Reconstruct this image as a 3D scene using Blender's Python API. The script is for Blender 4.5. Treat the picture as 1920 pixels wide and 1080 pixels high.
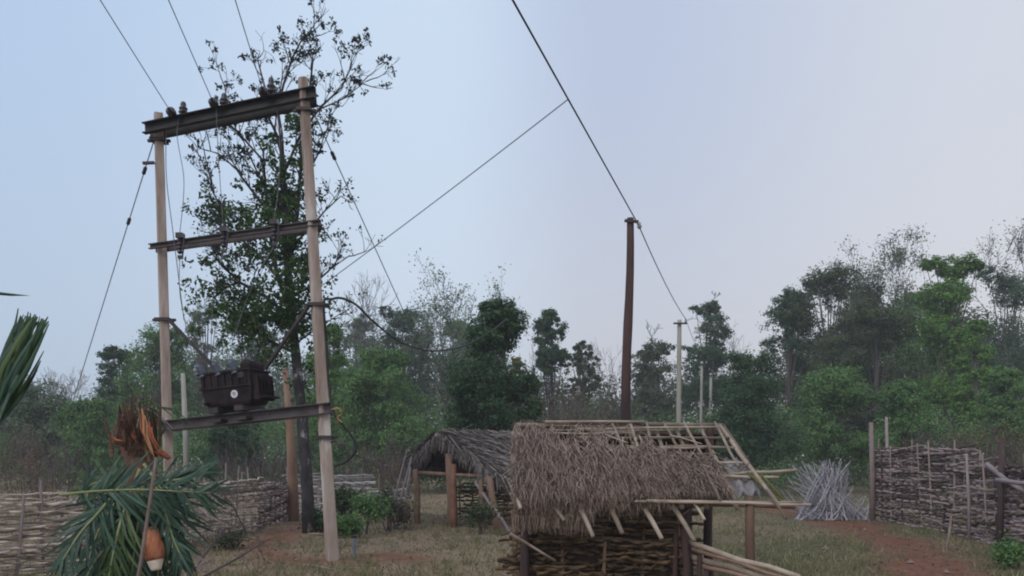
import bpy, math, random
import numpy as np
from mathutils import Vector, Matrix, Quaternion

# ---------------------------------------------------------------- camera, world, sun, exposure
for o in list(bpy.data.objects): bpy.data.objects.remove(o)
SC = bpy.context.scene
C = SC.collection
F, CX, HY, EYE = 1500.0, 960.0, 860.0, 1.6     # focal length in photo pixels, optical axis, horizon row, eye height

cam = bpy.data.cameras.new('camera')
cam.sensor_width = 36.0
cam.lens = F / 1920.0 * 36.0
cam.shift_y = (HY - 540.0) / 1920.0
cam.clip_start = 0.1
cam.clip_end = 3000.0
camo = bpy.data.objects.new('camera', cam); C.objects.link(camo)
camo.location = (0, 0, EYE); camo.rotation_euler = (math.radians(90), 0, 0)
SC.camera = camo

SUN_EL, SUN_AZ = math.radians(42), math.radians(215)    # weak veiled sun behind the camera, to the left (azimuth from +Y towards +X)
W = bpy.data.worlds.new('World'); SC.world = W; W.use_nodes = True
def lin(c): return tuple(((v/255)/12.92 if v/255 <= .04045 else ((v/255+.055)/1.055)**2.4) for v in c) + (1,)
def build_world():
    nt = W.node_tree; N = nt.nodes; L = nt.links; N.clear()
    out = N.new('ShaderNodeOutputWorld'); mix = N.new('ShaderNodeMixShader')
    bg1 = N.new('ShaderNodeBackground'); bg2 = N.new('ShaderNodeBackground')
    sky = N.new('ShaderNodeTexSky'); sky.sky_type = 'NISHITA'; sky.sun_disc = False
    sky.sun_elevation = SUN_EL; sky.sun_rotation = SUN_AZ; sky.dust_density = 4; sky.air_density = 1.2
    bg1.inputs[1].default_value = 0.1; L.new(sky.outputs[0], bg1.inputs[0])
    tc = N.new('ShaderNodeTexCoord'); sep = N.new('ShaderNodeSeparateXYZ'); L.new(tc.outputs['Generated'], sep.inputs[0])
    def M(op, a, b=None):
        m = N.new('ShaderNodeMath'); m.operation = op
        for i, v in enumerate((a, b)):
            if v is None: continue
            if isinstance(v, (int, float)): m.inputs[i].default_value = v
            else: L.new(v, m.inputs[i])
        return m.outputs[0]
    xy = M('SQRT', M('ADD', M('ADD', M('MULTIPLY', sep.outputs[0], sep.outputs[0]), M('MULTIPLY', sep.outputs[1], sep.outputs[1])), 1e-6))
    u = M('DIVIDE', sep.outputs[0], xy)
    no = N.new('ShaderNodeTexNoise'); no.inputs['Scale'].default_value = 2.2; no.inputs['Detail'].default_value = 3
    L.new(tc.outputs['Generated'], no.inputs['Vector'])
    u = M('ADD', u, M('MULTIPLY', M('SUBTRACT', no.outputs[0], .5), .05))
    t = M('ADD', M('DIVIDE', u, 1.2), .5)
    def ramp(stops):
        r = N.new('ShaderNodeValToRGB'); r.color_ramp.interpolation = 'EASE'
        e = r.color_ramp.elements
        while len(e) > 1: e.remove(e[-1])
        for i, (uu, c) in enumerate(stops):
            p = uu/1.2+.5
            if i == 0: e[0].position = p; e[0].color = lin(c)
            else: x = e.new(p); x.color = lin(c)
        L.new(t, r.inputs[0]); return r.outputs[0]
    hi = ramp([(-.58, (180, 203, 232)), (-.10, (204, 221, 241)), (.12, (186, 198, 222)), (.56, (210, 215, 226))])
    lo = ramp([(-.58, (184, 201, 222)), (-.10, (205, 217, 232)), (.12, (200, 202, 211)), (.56, (214, 214, 219))])
    mr = N.new('ShaderNodeMapRange'); mr.interpolation_type = 'SMOOTHSTEP'
    mr.inputs['From Min'].default_value = .05; mr.inputs['From Max'].default_value = .5
    L.new(sep.outputs[2], mr.inputs['Value'])
    cm = N.new('ShaderNodeMix'); cm.data_type = 'RGBA'
    L.new(mr.outputs[0], cm.inputs[0]); L.new(lo, cm.inputs[6]); L.new(hi, cm.inputs[7])
    L.new(cm.outputs[2], bg2.inputs[0]); bg2.inputs[1].default_value = 1.13
    mix.inputs[0].default_value = .88
    L.new(bg1.outputs[0], mix.inputs[1]); L.new(bg2.outputs[0], mix.inputs[2]); L.new(mix.outputs[0], out.inputs[0])
build_world()
sun = bpy.data.lights.new('sun', 'SUN'); sun.energy = 1.35; sun.angle = math.radians(28); sun.color = (1, .93, .85)
suno = bpy.data.objects.new('sun', sun); C.objects.link(suno)
sd = Vector((math.sin(SUN_AZ)*math.cos(SUN_EL), math.cos(SUN_AZ)*math.cos(SUN_EL), math.sin(SUN_EL)))
suno.rotation_euler = (-sd).to_track_quat('-Z', 'Y').to_euler(); suno.location = (30, 10, 30)
SC.view_settings.view_transform = 'Standard'; SC.view_settings.look = 'None'
SC.view_settings.exposure = 0.0; SC.view_settings.gamma = 1.0
SC.render.engine = 'CYCLES'
SC.cycles.use_denoising = True
SC.cycles.max_bounces = 6; SC.cycles.diffuse_bounces = 3; SC.cycles.transmission_bounces = 3; SC.cycles.volume_bounces = 0
SC.cycles.transparent_max_bounces = 6
SC.cycles.filter_width = 2.0

# ---------------------------------------------------------------- helpers
rng = np.random.default_rng(7); random.seed(7)
def P(x, y, Y): return np.array([(x-CX)*Y/F, Y, EYE-(y-HY)*Y/F])        # photo pixel at a depth -> place in metres
def G(x, Y, z=0.0): return np.array([(x-CX)*Y/F, Y, z])
def px(n, Y): return n*Y/F
def nrm(v):
    v = np.asarray(v, float); return v/(np.linalg.norm(v)+1e-12)

def props(o, label=None, cat=None, group=None, kind=None):
    if label: o['label'] = label
    if cat: o['category'] = cat
    if group: o['group'] = group
    if kind: o['kind'] = kind
    return o
def thing(name, label, cat, loc, group=None):
    o = bpy.data.objects.new(name, None); C.objects.link(o)
    o.location = [float(v) for v in loc]; o.empty_display_size = .2
    return props(o, label, cat, group)

def link(name, me, mat, parent=None):
    o = bpy.data.objects.new(name, me); C.objects.link(o)
    if mat is not None and not me.materials: me.materials.append(mat)
    if parent is not None: o.parent = parent
    return o

class MB:
    """collects vertices and faces; build() links them as one mesh"""
    def __init__(s): s.v = []; s.f = []; s.n = 0
    def add(s, verts, faces):
        verts = np.asarray(verts, float).reshape(-1, 3)
        s.v.append(verts); s.f.extend([tuple(int(i)+s.n for i in f) for f in faces]); s.n += len(verts)
    def box(s, c, size, rot=None, taper=1.0):
        sx, sy, sz = [v/2 for v in size]
        p = np.array([[-sx*taper if 0 else -sx, -sy, -sz], [sx, -sy, -sz], [sx, sy, -sz], [-sx, sy, -sz], [-sx, -sy, sz], [sx, -sy, sz], [sx, sy, sz], [-sx, sy, sz]])
        p[4:, :2] *= taper
        if rot is not None: p = p @ np.array(rot).T
        s.add(p+np.asarray(c), [(0, 3, 2, 1), (4, 5, 6, 7), (0, 1, 5, 4), (1, 2, 6, 5), (2, 3, 7, 6), (3, 0, 4, 7)])
    def bar(s, a, b, w, h, up=(0, 0, 1), w1=None, h1=None):
        a = np.asarray(a, float); b = np.asarray(b, float); t = nrm(b-a); up = np.asarray(up, float)
        sd = nrm(np.cross(t, up)); u = np.cross(sd, t); w1 = w if w1 is None else w1; h1 = h if h1 is None else h1
        v = []
        for p, ww, hh in ((a, w, h), (b, w1, h1)):
            for q, r in ((-1, -1), (1, -1), (1, 1), (-1, 1)): v.append(p+sd*ww/2*q+u*hh/2*r)
        s.add(v, [(3, 2, 1, 0), (4, 5, 6, 7), (0, 1, 5, 4), (1, 2, 6, 5), (2, 3, 7, 6), (3, 0, 4, 7)])
    def tube(s, pts, r, sides=6, cap=True):
        pts = np.asarray(pts, float); n = len(pts)
        r = np.full(n, r) if np.isscalar(r) else np.asarray(r, float)
        t = np.gradient(pts, axis=0); t /= (np.linalg.norm(t, axis=1)[:, None]+1e-9)
        ref = np.array([0, 0, 1.0]) if abs(t[0][2]) < .9 else np.array([1.0, 0, 0])
        a = np.cross(t, ref); a /= (np.linalg.norm(a, axis=1)[:, None]+1e-9); b = np.cross(t, a)
        ang = np.arange(sides)*2*math.pi/sides
        v = pts[:, None, :]+r[:, None, None]*(np.cos(ang)[None, :, None]*a[:, None, :]+np.sin(ang)[None, :, None]*b[:, None, :])
        f = []
        for i in range(n-1):
            for j in range(sides):
                k = (j+1) % sides; f.append((i*sides+j, (i+1)*sides+j, (i+1)*sides+k, i*sides+k))
        if cap: f.append(tuple(range(sides))); f.append(tuple((n-1)*sides+j for j in reversed(range(sides))))
        s.add(v.reshape(-1, 3), f)
    def lathe(s, prof, axis_o, axis_d, sides=12):
        """prof = [(radius, height)]"""
        d = nrm(axis_d); ref = np.array([0, 0, 1.0]) if abs(d[2]) < .9 else np.array([1.0, 0, 0])
        a = nrm(np.cross(d, ref)); b = np.cross(d, a); v = []; f = []
        for r, h in prof:
            for j in range(sides):
                g = j*2*math.pi/sides; v.append(np.asarray(axis_o)+d*h+r*(math.cos(g)*a+math.sin(g)*b))
        for i in range(len(prof)-1):
            for j in range(sides):
                k = (j+1) % sides; f.append((i*sides+j, i*sides+k, (i+1)*sides+k, (i+1)*sides+j))
        f.append(tuple(reversed(range(sides)))); f.append(tuple((len(prof)-1)*sides+j for j in range(sides)))
        s.add(v, f)
    def build(s, name, mat, parent=None, smooth=False, loc=None):
        base = np.zeros(3)
        if parent is not None:
            p = parent
            while p is not None: base = base+np.array(p.location); p = p.parent
        off = base if loc is None else np.asarray(loc, float)
        v = np.concatenate(s.v)-off if s.v else np.zeros((0, 3))
        me = bpy.data.meshes.new(name); me.from_pydata(v.tolist(), [], s.f); me.update()
        if smooth: me.polygons.foreach_set('use_smooth', [True]*len(me.polygons))
        o = link(name, me, mat, parent)
        if loc is not None: o.location = [float(q) for q in (off-base)]
        return o

def bevel(o, w=.01, seg=1):
    m = o.modifiers.new('bevel', 'BEVEL'); m.width = w; m.segments = seg; m.limit_method = 'ANGLE'; return o

def quads_mesh(name, V, mat, parent=None, base=None):
    """V (n,4,3) -> one mesh of quads"""
    V = np.asarray(V, np.float32); n = len(V)
    if base is not None: V = V-np.asarray(base, np.float32)
    me = bpy.data.meshes.new(name)
    me.vertices.add(n*4); me.vertices.foreach_set('co', V.reshape(-1))
    me.loops.add(n*4); me.loops.foreach_set('vertex_index', np.arange(n*4, dtype=np.int32))
    me.polygons.add(n); me.polygons.foreach_set('loop_start', np.arange(0, n*4, 4, dtype=np.int32))
    me.update(calc_edges=True)
    return link(name, me, mat, parent)

def leaves(cent, size, R, up=.35, aspect=.55, face=None):
    """rhombic leaf quads; face = direction the spray of leaves looks (outwards from its clump)"""
    n = len(cent)
    d = R.normal(size=(n, 3)); nn = R.normal(size=(n, 3)); nn[:, 2] += up*2
    if face is not None:
        nn = nn*.45+face/(np.linalg.norm(face, axis=1)[:, None]+1e-9); nn /= np.linalg.norm(nn, axis=1)[:, None]
        d = d-nn*np.sum(d*nn, axis=1)[:, None]
    d /= np.linalg.norm(d, axis=1)[:, None]; sd = np.cross(d, nn); sd /= (np.linalg.norm(sd, axis=1)[:, None]+1e-9)
    L = (size*R.uniform(.6, 1.3, n))[:, None]
    w = L*aspect*.5
    a = cent-d*L*.5; b = cent+d*L*.5
    mid = cent+d*L*.05
    return np.stack([a, mid+sd*w, b, mid-sd*w], 1)

# ---------------------------------------------------------------- materials
MATS = {}
def mat(name, c1, c2=None, scale=6.0, rough=.85, bump=0.0, island=0.0, spec=.2, stretch=None, c3=None, metal=0.0, trans=0.0, detail=5, bscale=None):
    if name in MATS: return MATS[name]
    m = bpy.data.materials.new(name); m.use_nodes = True; nt = m.node_tree; N = nt.nodes; L = nt.links
    b = N['Principled BSDF']; b.inputs['Roughness'].default_value = rough
    b.inputs['Specular IOR Level'].default_value = spec; b.inputs['Metallic'].default_value = metal
    c2 = c2 or c1
    tc = N.new('ShaderNodeTexCoord'); vec = tc.outputs['Object']
    if stretch:
        mp = N.new('ShaderNodeMapping'); mp.inputs['Scale'].default_value = stretch; L.new(vec, mp.inputs[0]); vec = mp.outputs[0]
    no = N.new('ShaderNodeTexNoise'); no.inputs['Scale'].default_value = scale; no.inputs['Detail'].default_value = detail; no.inputs['Roughness'].default_value = .62
    L.new(vec, no.inputs['Vector'])
    rp = N.new('ShaderNodeValToRGB'); e = rp.color_ramp.elements
    e[0].position = .32; e[0].color = (*c1, 1); e[1].position = .68; e[1].color = (*c2, 1)
    if c3: e[1].position = .59; x = e.new(.66); x.color = (*c3, 1)
    fac = no.outputs[0]
    if island:
        ge = N.new('ShaderNodeNewGeometry'); oi = N.new('ShaderNodeObjectInfo')
        ad0 = N.new('ShaderNodeMath'); ad0.operation = 'ADD'; L.new(ge.outputs['Random Per Island'], ad0.inputs[0]); L.new(oi.outputs['Random'], ad0.inputs[1])
        fr = N.new('ShaderNodeMath'); fr.operation = 'FRACT'; L.new(ad0.outputs[0], fr.inputs[0])
        mm = N.new('ShaderNodeMix'); mm.data_type = 'FLOAT'; mm.inputs[0].default_value = island
        L.new(no.outputs[0], mm.inputs[2]); L.new(fr.outputs[0], mm.inputs[3]); fac = mm.outputs[0]
    L.new(fac, rp.inputs[0]); L.new(rp.outputs[0], b.inputs['Base Color'])
    if bump:
        n2 = N.new('ShaderNodeTexNoise'); n2.inputs['Scale'].default_value = bscale or scale*4; n2.inputs['Detail'].default_value = 4
        L.new(vec, n2.inputs['Vector'])
        bp = N.new('ShaderNodeBump'); bp.inputs['Strength'].default_value = bump; bp.inputs['Distance'].default_value = .02
        L.new(n2.outputs[0], bp.inputs['Height']); L.new(bp.outputs[0], b.inputs['Normal'])
    if trans:
        tr = N.new('ShaderNodeBsdfTranslucent'); L.new(rp.outputs[0], tr.inputs[0])
        mx = N.new('ShaderNodeMixShader'); mx.inputs[0].default_value = trans
        L.new(b.outputs[0], mx.inputs[1]); L.new(tr.outputs[0], mx.inputs[2]); L.new(mx.outputs[0], N['Material Output'].inputs[0])
    MATS[name] = m; return m

def foliage(name, c1, c2, trans=.35):
    return mat(name, c1, c2, scale=.35, rough=.7, island=.55, spec=.15, trans=trans, detail=2)
LEAF_DARK = foliage('leaf_dark', (0.033, 0.072, 0.039), (0.081, 0.143, 0.066))
LEAF_MID = foliage('leaf_mid', (0.071, 0.147, 0.053), (0.165, 0.283, 0.100))
LEAF_BRIGHT = foliage('leaf_bright', (.065, .15, .035), (.17, .31, .07))
LEAF_GREY = foliage('leaf_grey', (0.083, 0.127, 0.077), (0.176, 0.226, 0.143))
LEAF_OLIVE = foliage('leaf_olive', (0.045, 0.070, 0.037), (0.107, 0.135, 0.066))
LEAF_YEL = foliage('leaf_yellow', (0.100, 0.120, 0.030), (0.200, 0.200, 0.050))
LEAF_DRY = foliage('leaf_dry', (0.099, 0.072, 0.050), (0.209, 0.154, 0.105))
LEAF_TREE = foliage('leaf_tree', (.022, .05, .02), (.08, .14, .04), trans=.3)
LEAF_TIP = foliage('leaf_tip', (0.020, 0.030, 0.030), (0.045, 0.055, 0.050), trans=.2)
BARK_DARK = mat('bark_dark', (.018, .017, .022), (.06, .053, .055), scale=5, bump=.6, stretch=(1, 1, .45), c3=(.36, .35, .37))
BARK_GREY = mat('bark_grey', (.07, .06, .055), (.16, .14, .13), scale=4, bump=.4, stretch=(1, 1, .3))
TWIG = mat('twig', (.05, .042, .045), (.11, .09, .09), scale=3)
TWIG_PALE = mat('twig_pale', (.20, .16, .16), (.32, .27, .27), scale=3)
CONC = mat('pole_concrete', (.23, .165, .135), (.42, .345, .305), scale=5, bump=.35, stretch=(1, 1, .16), c3=(.56, .52, .49), bscale=25)
STEEL = mat('beam_steel', (.009, .008, .010), (.026, .021, .023), scale=5, rough=.6, bump=.15, spec=.4)
STEEL_L = mat('beam_steel_grey', (.045, .037, .041), (.095, .078, .08), scale=6, rough=.6, bump=.15, spec=.4)
IRON = mat('iron', (.02, .017, .018), (.05, .036, .035), scale=8, rough=.6, spec=.4)
PORC = mat('insulator_brown', (.018, .014, .018), (.04, .03, .035), rough=.3, spec=.5)
TANK = mat('transformer_paint', (.008, .006, .010), (.034, .021, .022), scale=5, rough=.7, spec=.15, bump=.05)
PLATE = mat('plate_white', (.5, .5, .56), (.66, .66, .7), scale=30)
BUSH = mat('bushing_blue', (.05, .065, .10), (.10, .115, .16), rough=.35, spec=.5)
WIRE = mat('wire', (.10, .10, .12), (.16, .16, .18), rough=.6)
CABLE = mat('cable_black', (.018, .018, .02), (.03, .03, .034), rough=.55)
WOOD_BROWN = mat('pole_wood', (.036, .026, .028), (.105, .058, .05), scale=3, bump=.4, stretch=(1, 1, .2))
WOOD_RED = mat('post_red', (.14, .085, .062), (.29, .19, .14), scale=4, bump=.4, stretch=(1, 1, .25))
WOOD_PALE = mat('stick_pale', (.15, .115, .09), (.42, .345, .275), scale=7, bump=.3, island=.4, stretch=(1, 1, 1))
WOOD_GREY = mat('stick_grey', (.19, .175, .18), (.46, .43, .44), scale=5, island=.75, bump=.2)
ROD_TAN = mat('rod_tan', (.19, .155, .13), (.60, .50, .43), scale=5, island=.75, bump=.2)
ROD_PURPLE = mat('rod_weathered', (.07, .048, .048), (.33, .255, .245), scale=5, island=.75, bump=.2)
ROD_BROWN = mat('rod_brown', (.06, .04, .024), (.17, .112, .065), scale=4, island=.6, bump=.2)
THATCH_G = mat('thatch_grey', (.09, .075, .072), (.26, .225, .21), scale=6, island=.75)
THATCH_B = mat('thatch_brown', (.05, .034, .028), (.37, .275, .225), scale=4, island=.6)
THATCH_CORE = mat('thatch_core', (.028, .02, .016), (.075, .055, .042), scale=9, bump=.8)
CLAY = mat('clay', (.15, .075, .05), (.25, .135, .09), scale=4, bump=.5)
PALM_G = mat('palm_green', (.016, .046, .034), (.055, .115, .075), scale=3, island=.5, rough=.5, spec=.35, trans=.2)
PALM_Y = mat('palm_olive', (.04, .08, .03), (.10, .15, .055), scale=3, island=.5, rough=.5, spec=.3, trans=.2)
RACHIS = mat('palm_rachis', (.17, .20, .09), (.28, .30, .16), scale=4)
FIBRE = mat('palm_fibre', (.055, .03, .024), (.15, .085, .06), scale=9, bump=.8, island=.4)
ORANGE = mat('split_wood_orange', (.27, .105, .045), (.55, .31, .16), scale=16, bump=.5, stretch=(1, 1, .3))
ORANGE_R = mat('split_wood_red', (.17, .045, .026), (.40, .13, .07), scale=16, bump=.5, stretch=(1, 1, .3))
CREAM = mat('cut_face_cream', (.55, .47, .36), (.70, .62, .52), scale=10)
GRASS = mat('grass_blades', (.13, .13, .06), (.33, .28, .17), scale=.6, island=.5, trans=.3, detail=2)
PLASTIC = mat('plastic_sheet', (.20, .19, .20), (.34, .32, .32), scale=3, rough=.5)
ROOFGREY = mat('hut_roof', (.12, .125, .14), (.19, .19, .21), scale=2)
WHITEWASH = mat('whitewash', (.42, .42, .42), (.58, .57, .55), scale=3)

# ---------------------------------------------------------------- ground
PATH = np.array([[8.6, 30], [8.3, 23.5], [8.25, 20], [7.4, 15.5], [6.3, 12.2], [5.7, 10.6], [5.0, 8], [4.6, 4], [4.4, -6]])
PATH2 = np.array([[-5.0, 21], [-4.9, 17.0], [-4.6, 14.5], [-3.6, 12.6], [-2.3, 12.3], [-1.6, 12.6]])
def seg_dist(p, path):
    best = np.full(len(p), 1e9)
    for a, b in zip(path[:-1], path[1:]):
        ab = b-a; t = np.clip(((p-a)@ab)/(ab@ab), 0, 1); best = np.minimum(best, np.linalg.norm(p-(a+t[:, None]*ab), axis=1))
    return best
def wob(p, k, s): return np.sin(p[:, 0]*k+s)*np.cos(p[:, 1]*k*.83+s*1.7)
def soil(p):
    """bare red earth 0..1 at points p (n,2)"""
    n = .35*wob(p, 1.3, .4)+.25*wob(p, 3.1, 2.0)+.15*wob(p, 7.0, 1.1)
    s1 = np.clip(1.35-seg_dist(p, PATH)/.75+n*.8, 0, 1)
    s2 = np.clip(1.15-seg_dist(p, PATH2)/.6+n*.9, 0, 1)*.9
    s3 = np.clip(1.2-np.linalg.norm((p-np.array([-2.05, 12.9]))/np.array([.75, .5]), axis=1)+n*.4, 0, 1)
    return np.maximum(np.maximum(s1, s2), s3)
def gz(p):
    return .03*wob(p, .8, .3)+.018*wob(p, 2.3, 1.4)
def make_ground():
    xs = np.unique(np.concatenate([np.linspace(-900, -40, 14), np.linspace(-40, -12, 30), np.linspace(-12, 14, 175), np.linspace(14, 40, 28), np.linspace(40, 900, 14)]))
    ys = np.unique(np.concatenate([np.linspace(-60, 2, 12), np.linspace(2, 32, 200), np.linspace(32, 80, 40), np.linspace(80, 1600, 20)]))
    X, Y = np.meshgrid(xs, ys); p = np.stack([X.ravel(), Y.ravel()], 1)
    z = gz(p)*np.clip(1.4-np.abs(p[:, 1]-15)/60, 0, 1)
    nx, ny = len(xs), len(ys)
    v = np.column_stack([p, z]); idx = np.arange(nx*ny).reshape(ny, nx)
    f = np.stack([idx[:-1, :-1], idx[:-1, 1:], idx[1:, 1:], idx[1:, :-1]], -1).reshape(-1, 4)
    me = bpy.data.meshes.new('ground'); me.from_pydata(v.tolist(), [], f.tolist()); me.update()
    me.polygons.foreach_set('use_smooth', [True]*len(me.polygons))
    at = me.attributes.new('soil', 'FLOAT', 'POINT'); at.data.foreach_set('value', soil(p).astype(np.float32))
    gr = np.clip((p[:, 0]-.5)/3, 0, 1)*np.clip(.75+.5*wob(p, .55, 2.1)+.3*wob(p, 1.7, .2), 0, 1)
    at = me.attributes.new('lawn', 'FLOAT', 'POINT'); at.data.foreach_set('value', gr.astype(np.float32))
    m = bpy.data.materials.new('earth'); m.use_nodes = True; nt = m.node_tree; N = nt.nodes; L = nt.links
    b = N['Principled BSDF']; b.inputs['Roughness'].default_value = .95; b.inputs['Specular IOR Level'].default_value = .1
    tc = N.new('ShaderNodeTexCoord')
    def noise(s, d=5):
        n = N.new('ShaderNodeTexNoise'); n.inputs['Scale'].default_value = s; n.inputs['Detail'].default_value = d; n.inputs['Roughness'].default_value = .65
        L.new(tc.outputs['Object'], n.inputs['Vector']); return n.outputs[0]
    def ramp(src, *st):
        r = N.new('ShaderNodeValToRGB'); e = r.color_ramp.elements
        e[0].position, e[0].color = st[0][0], (*st[0][1], 1); e[1].position, e[1].color = st[-1][0], (*st[-1][1], 1)
        for q, c in st[1:-1]: x = e.new(q); x.color = (*c, 1)
        L.new(src, r.inputs[0]); return r.outputs[0]
    grass = ramp(noise(.55), (.3, (.19, .155, .105)), (.5, (.30, .225, .168)), (.7, (.20, .185, .115)))
    lw = N.new('ShaderNodeAttribute'); lw.attribute_name = 'lawn'
    ml = N.new('ShaderNodeMix'); ml.data_type = 'RGBA'; L.new(lw.outputs['Fac'], ml.inputs[0]); L.new(grass, ml.inputs[6]); L.new(ramp(noise(1.3), (.3, (.075, .082, .042)), (.7, (.155, .145, .09))), ml.inputs[7]); grass = ml.outputs[2]
    fine = ramp(noise(9), (.3, (.6, .6, .6)), (.7, (1.25, 1.2, 1.15)))
    red = ramp(noise(2.4), (.3, (.15, .068, .045)), (.7, (.235, .122, .084)))
    at = N.new('ShaderNodeAttribute'); at.attribute_name = 'soil'
    mo = N.new('ShaderNodeMath'); mo.operation = 'MULTIPLY_ADD'; L.new(noise(5), mo.inputs[0]); mo.inputs[1].default_value = .9; mo.inputs[2].default_value = -.45
    ad = N.new('ShaderNodeMath'); ad.operation = 'ADD'; ad.use_clamp = True; L.new(at.outputs['Fac'], ad.inputs[0]); L.new(mo.outputs[0], ad.inputs[1])
    m1 = N.new('ShaderNodeMix'); m1.data_type = 'RGBA'; L.new(ad.outputs[0], m1.inputs[0]); L.new(grass, m1.inputs[6]); L.new(red, m1.inputs[7])
    m2 = N.new('ShaderNodeMix'); m2.data_type = 'RGBA'; m2.blend_type = 'MULTIPLY'; m2.inputs[0].default_value = 1; L.new(m1.outputs[2], m2.inputs[6]); L.new(fine, m2.inputs[7])
    L.new(m2.outputs[2], b.inputs['Base Color'])
    bp = N.new('ShaderNodeBump'); bp.inputs['Strength'].default_value = .8; bp.inputs['Distance'].default_value = .06; L.new(noise(14), bp.inputs['Height']); L.new(bp.outputs[0], b.inputs['Normal'])
    o = link('ground', me, m); o['kind'] = 'structure'
    o['label'] = 'dry grassy ground with bare red earth path'
make_ground()

# ---------------------------------------------------------------- trees
def grow(mb, p, d, L, r, depth, R, tips, kids=(2, 3), spread=.6, shrink=.72, upb=.15, rmin=.004, sides=4, wig=.12):
    """one branch and its children; tips gather the ends"""
    n = 4; pts = [p]; q = p; dd = d
    for i in range(n-1):
        dd = nrm(dd+R.normal(size=3)*wig+np.array([0, 0, upb*.3])); q = q+dd*L/(n-1); pts.append(q)
    r1 = max(r*.62, rmin)
    mb.tube(pts, np.linspace(max(r, rmin), r1, n), sides=sides if depth > 1 else 3, cap=False)
    if depth == 0: tips.append((q, dd)); return
    k = R.integers(kids[0], kids[1]+1)
    for i in range(k):
        nd = nrm(dd+R.normal(size=3)*spread+np.array([0, 0, upb]))
        st = q if i == 0 else pts[-2] if R.random() < .5 else q
        grow(mb, st, nd, L*shrink*R.uniform(.75, 1.2), r1*(.95 if i == 0 else .8), depth-1, R, tips, kids, spread, shrink, upb, rmin, sides, wig)

def leafy_tree(name, label, cat, x, top, Y, w, bottom, m, seed, n_leaf=13000, lobes=14, prof='round', bark=BARK_GREY, group='trees of the wood edge', leafpx=5.0, lean=0.0, gap=.25, twigs=0):
    """x/top/bottom/w: crown position, top row, underside row and width in photo pixels at depth Y -> metres"""
    R = np.random.default_rng(seed)
    base = G(x, Y); top3 = P(x+lean, top, Y); zt = top3[2]; zb = max(P(x, bottom, Y)[2], .2); hw = px(w, Y)/2; H = zt-zb
    t = thing(name, label, cat, base, group)
    tr = MB(); cx = np.array([top3[0], Y, 0])
    lr0 = min(hw*.50, H*.28); lobes = int(min(max(1.1*(hw/lr0)**2*(H/lr0)+4, lobes*1.5), 60)); n_leaf = int(n_leaf*1.6)
    trunk_top = np.array([base[0]*.3+cx[0]*.7, Y, zb+H*.6])
    tp = np.array([base+(trunk_top-base)*s+np.array([R.normal()*.08*hw*s, R.normal()*.08*hw*s, 0]) for s in np.linspace(0, 1, 6)])
    tp[0] = base-np.array([0, 0, .15])
    r0 = max(.014*H+.05, .08); tr.tube(tp, np.linspace(r0, r0*.4, 6), 7)
    cs = []
    for i in range(lobes):
        s = 1.0 if i == 0 else R.random()
        if prof == 'round': wr = math.sin(math.pi*min(max(.12+.80*s, 0), 1))**.6
        elif prof == 'cone': wr = max(1.0-s*.85, .12)
        elif prof == 'dome': wr = math.sqrt(max(1-(s*.93)**2, .06))
        else: wr = .85                                        # column
        lr = lr0*R.uniform(.5, 1.05)*(.7 if s > .85 else 1)
        a = R.random()*2*math.pi; rad = max(hw*wr-lr*.6, hw*.12)*math.sqrt(R.uniform(.15, 1))
        if i == 0: rad = 0; lr = lr0*.7
        c = cx+np.array([math.cos(a)*rad, math.sin(a)*rad, 0]); c[2] = min(max(zb+H*s, zb+lr*.6), zt-lr*.85)
        cs.append((c, lr))
    Ls = []; Fs = []; per = max(n_leaf//lobes, 1)
    for c, lr in cs:
        s = np.clip((c[2]-zb)/H*.7, .05, .95); st = tp[1]+(tp[-1]-tp[1])*s
        mid = (st+c)/2+np.array([0, 0, .1*lr]); tr.tube([st, mid, c], [r0*.35, r0*.22, r0*.1], 4, cap=False)
        nt_ = max(int(per/42), 5)
        dv = R.normal(size=(nt_, 3)); dv /= np.linalg.norm(dv, axis=1)[:, None]; dv[:, 2] = dv[:, 2]*.85+.08
        tips = c+dv*(lr*R.uniform(.55, 1.05, nt_))[:, None]
        for q in tips[:: 2]: tr.tube([c, (c+q)/2+R.normal(size=3)*.06*lr, q], [r0*.1, r0*.07, r0*.04], 3, cap=False)
        keep = R.random(nt_) > gap*.5
        tips = tips[keep]
        if not len(tips): continue
        ii = R.integers(0, len(tips), per)
        lp = tips[ii]+R.normal(size=(per, 3))*lr*np.array([.2, .2, .15]); Ls.append(lp); Fs.append((lp-c)/lr+(lp-tips[ii])/lr*2.0+(c-np.array([cx[0], Y, (zb+zt)/2]))/hw*.4)
    if twigs:
        tl = []
        for k in range(twigs):
            c, lr = cs[R.integers(len(cs))]
            grow(tr, c+np.array([0, 0, lr*.3]), nrm(np.array([R.normal()*.5, R.normal()*.5, 1])), lr*1.0, r0*.1, 3, R, tl, rmin=px(.45, Y))
    tr.build('trunk', bark, t)
    Lc = np.concatenate(Ls); quads_mesh('crown', leaves(Lc, px(leafpx, Y), R, face=np.concatenate(Fs)), m, t, base)
    return t

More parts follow.
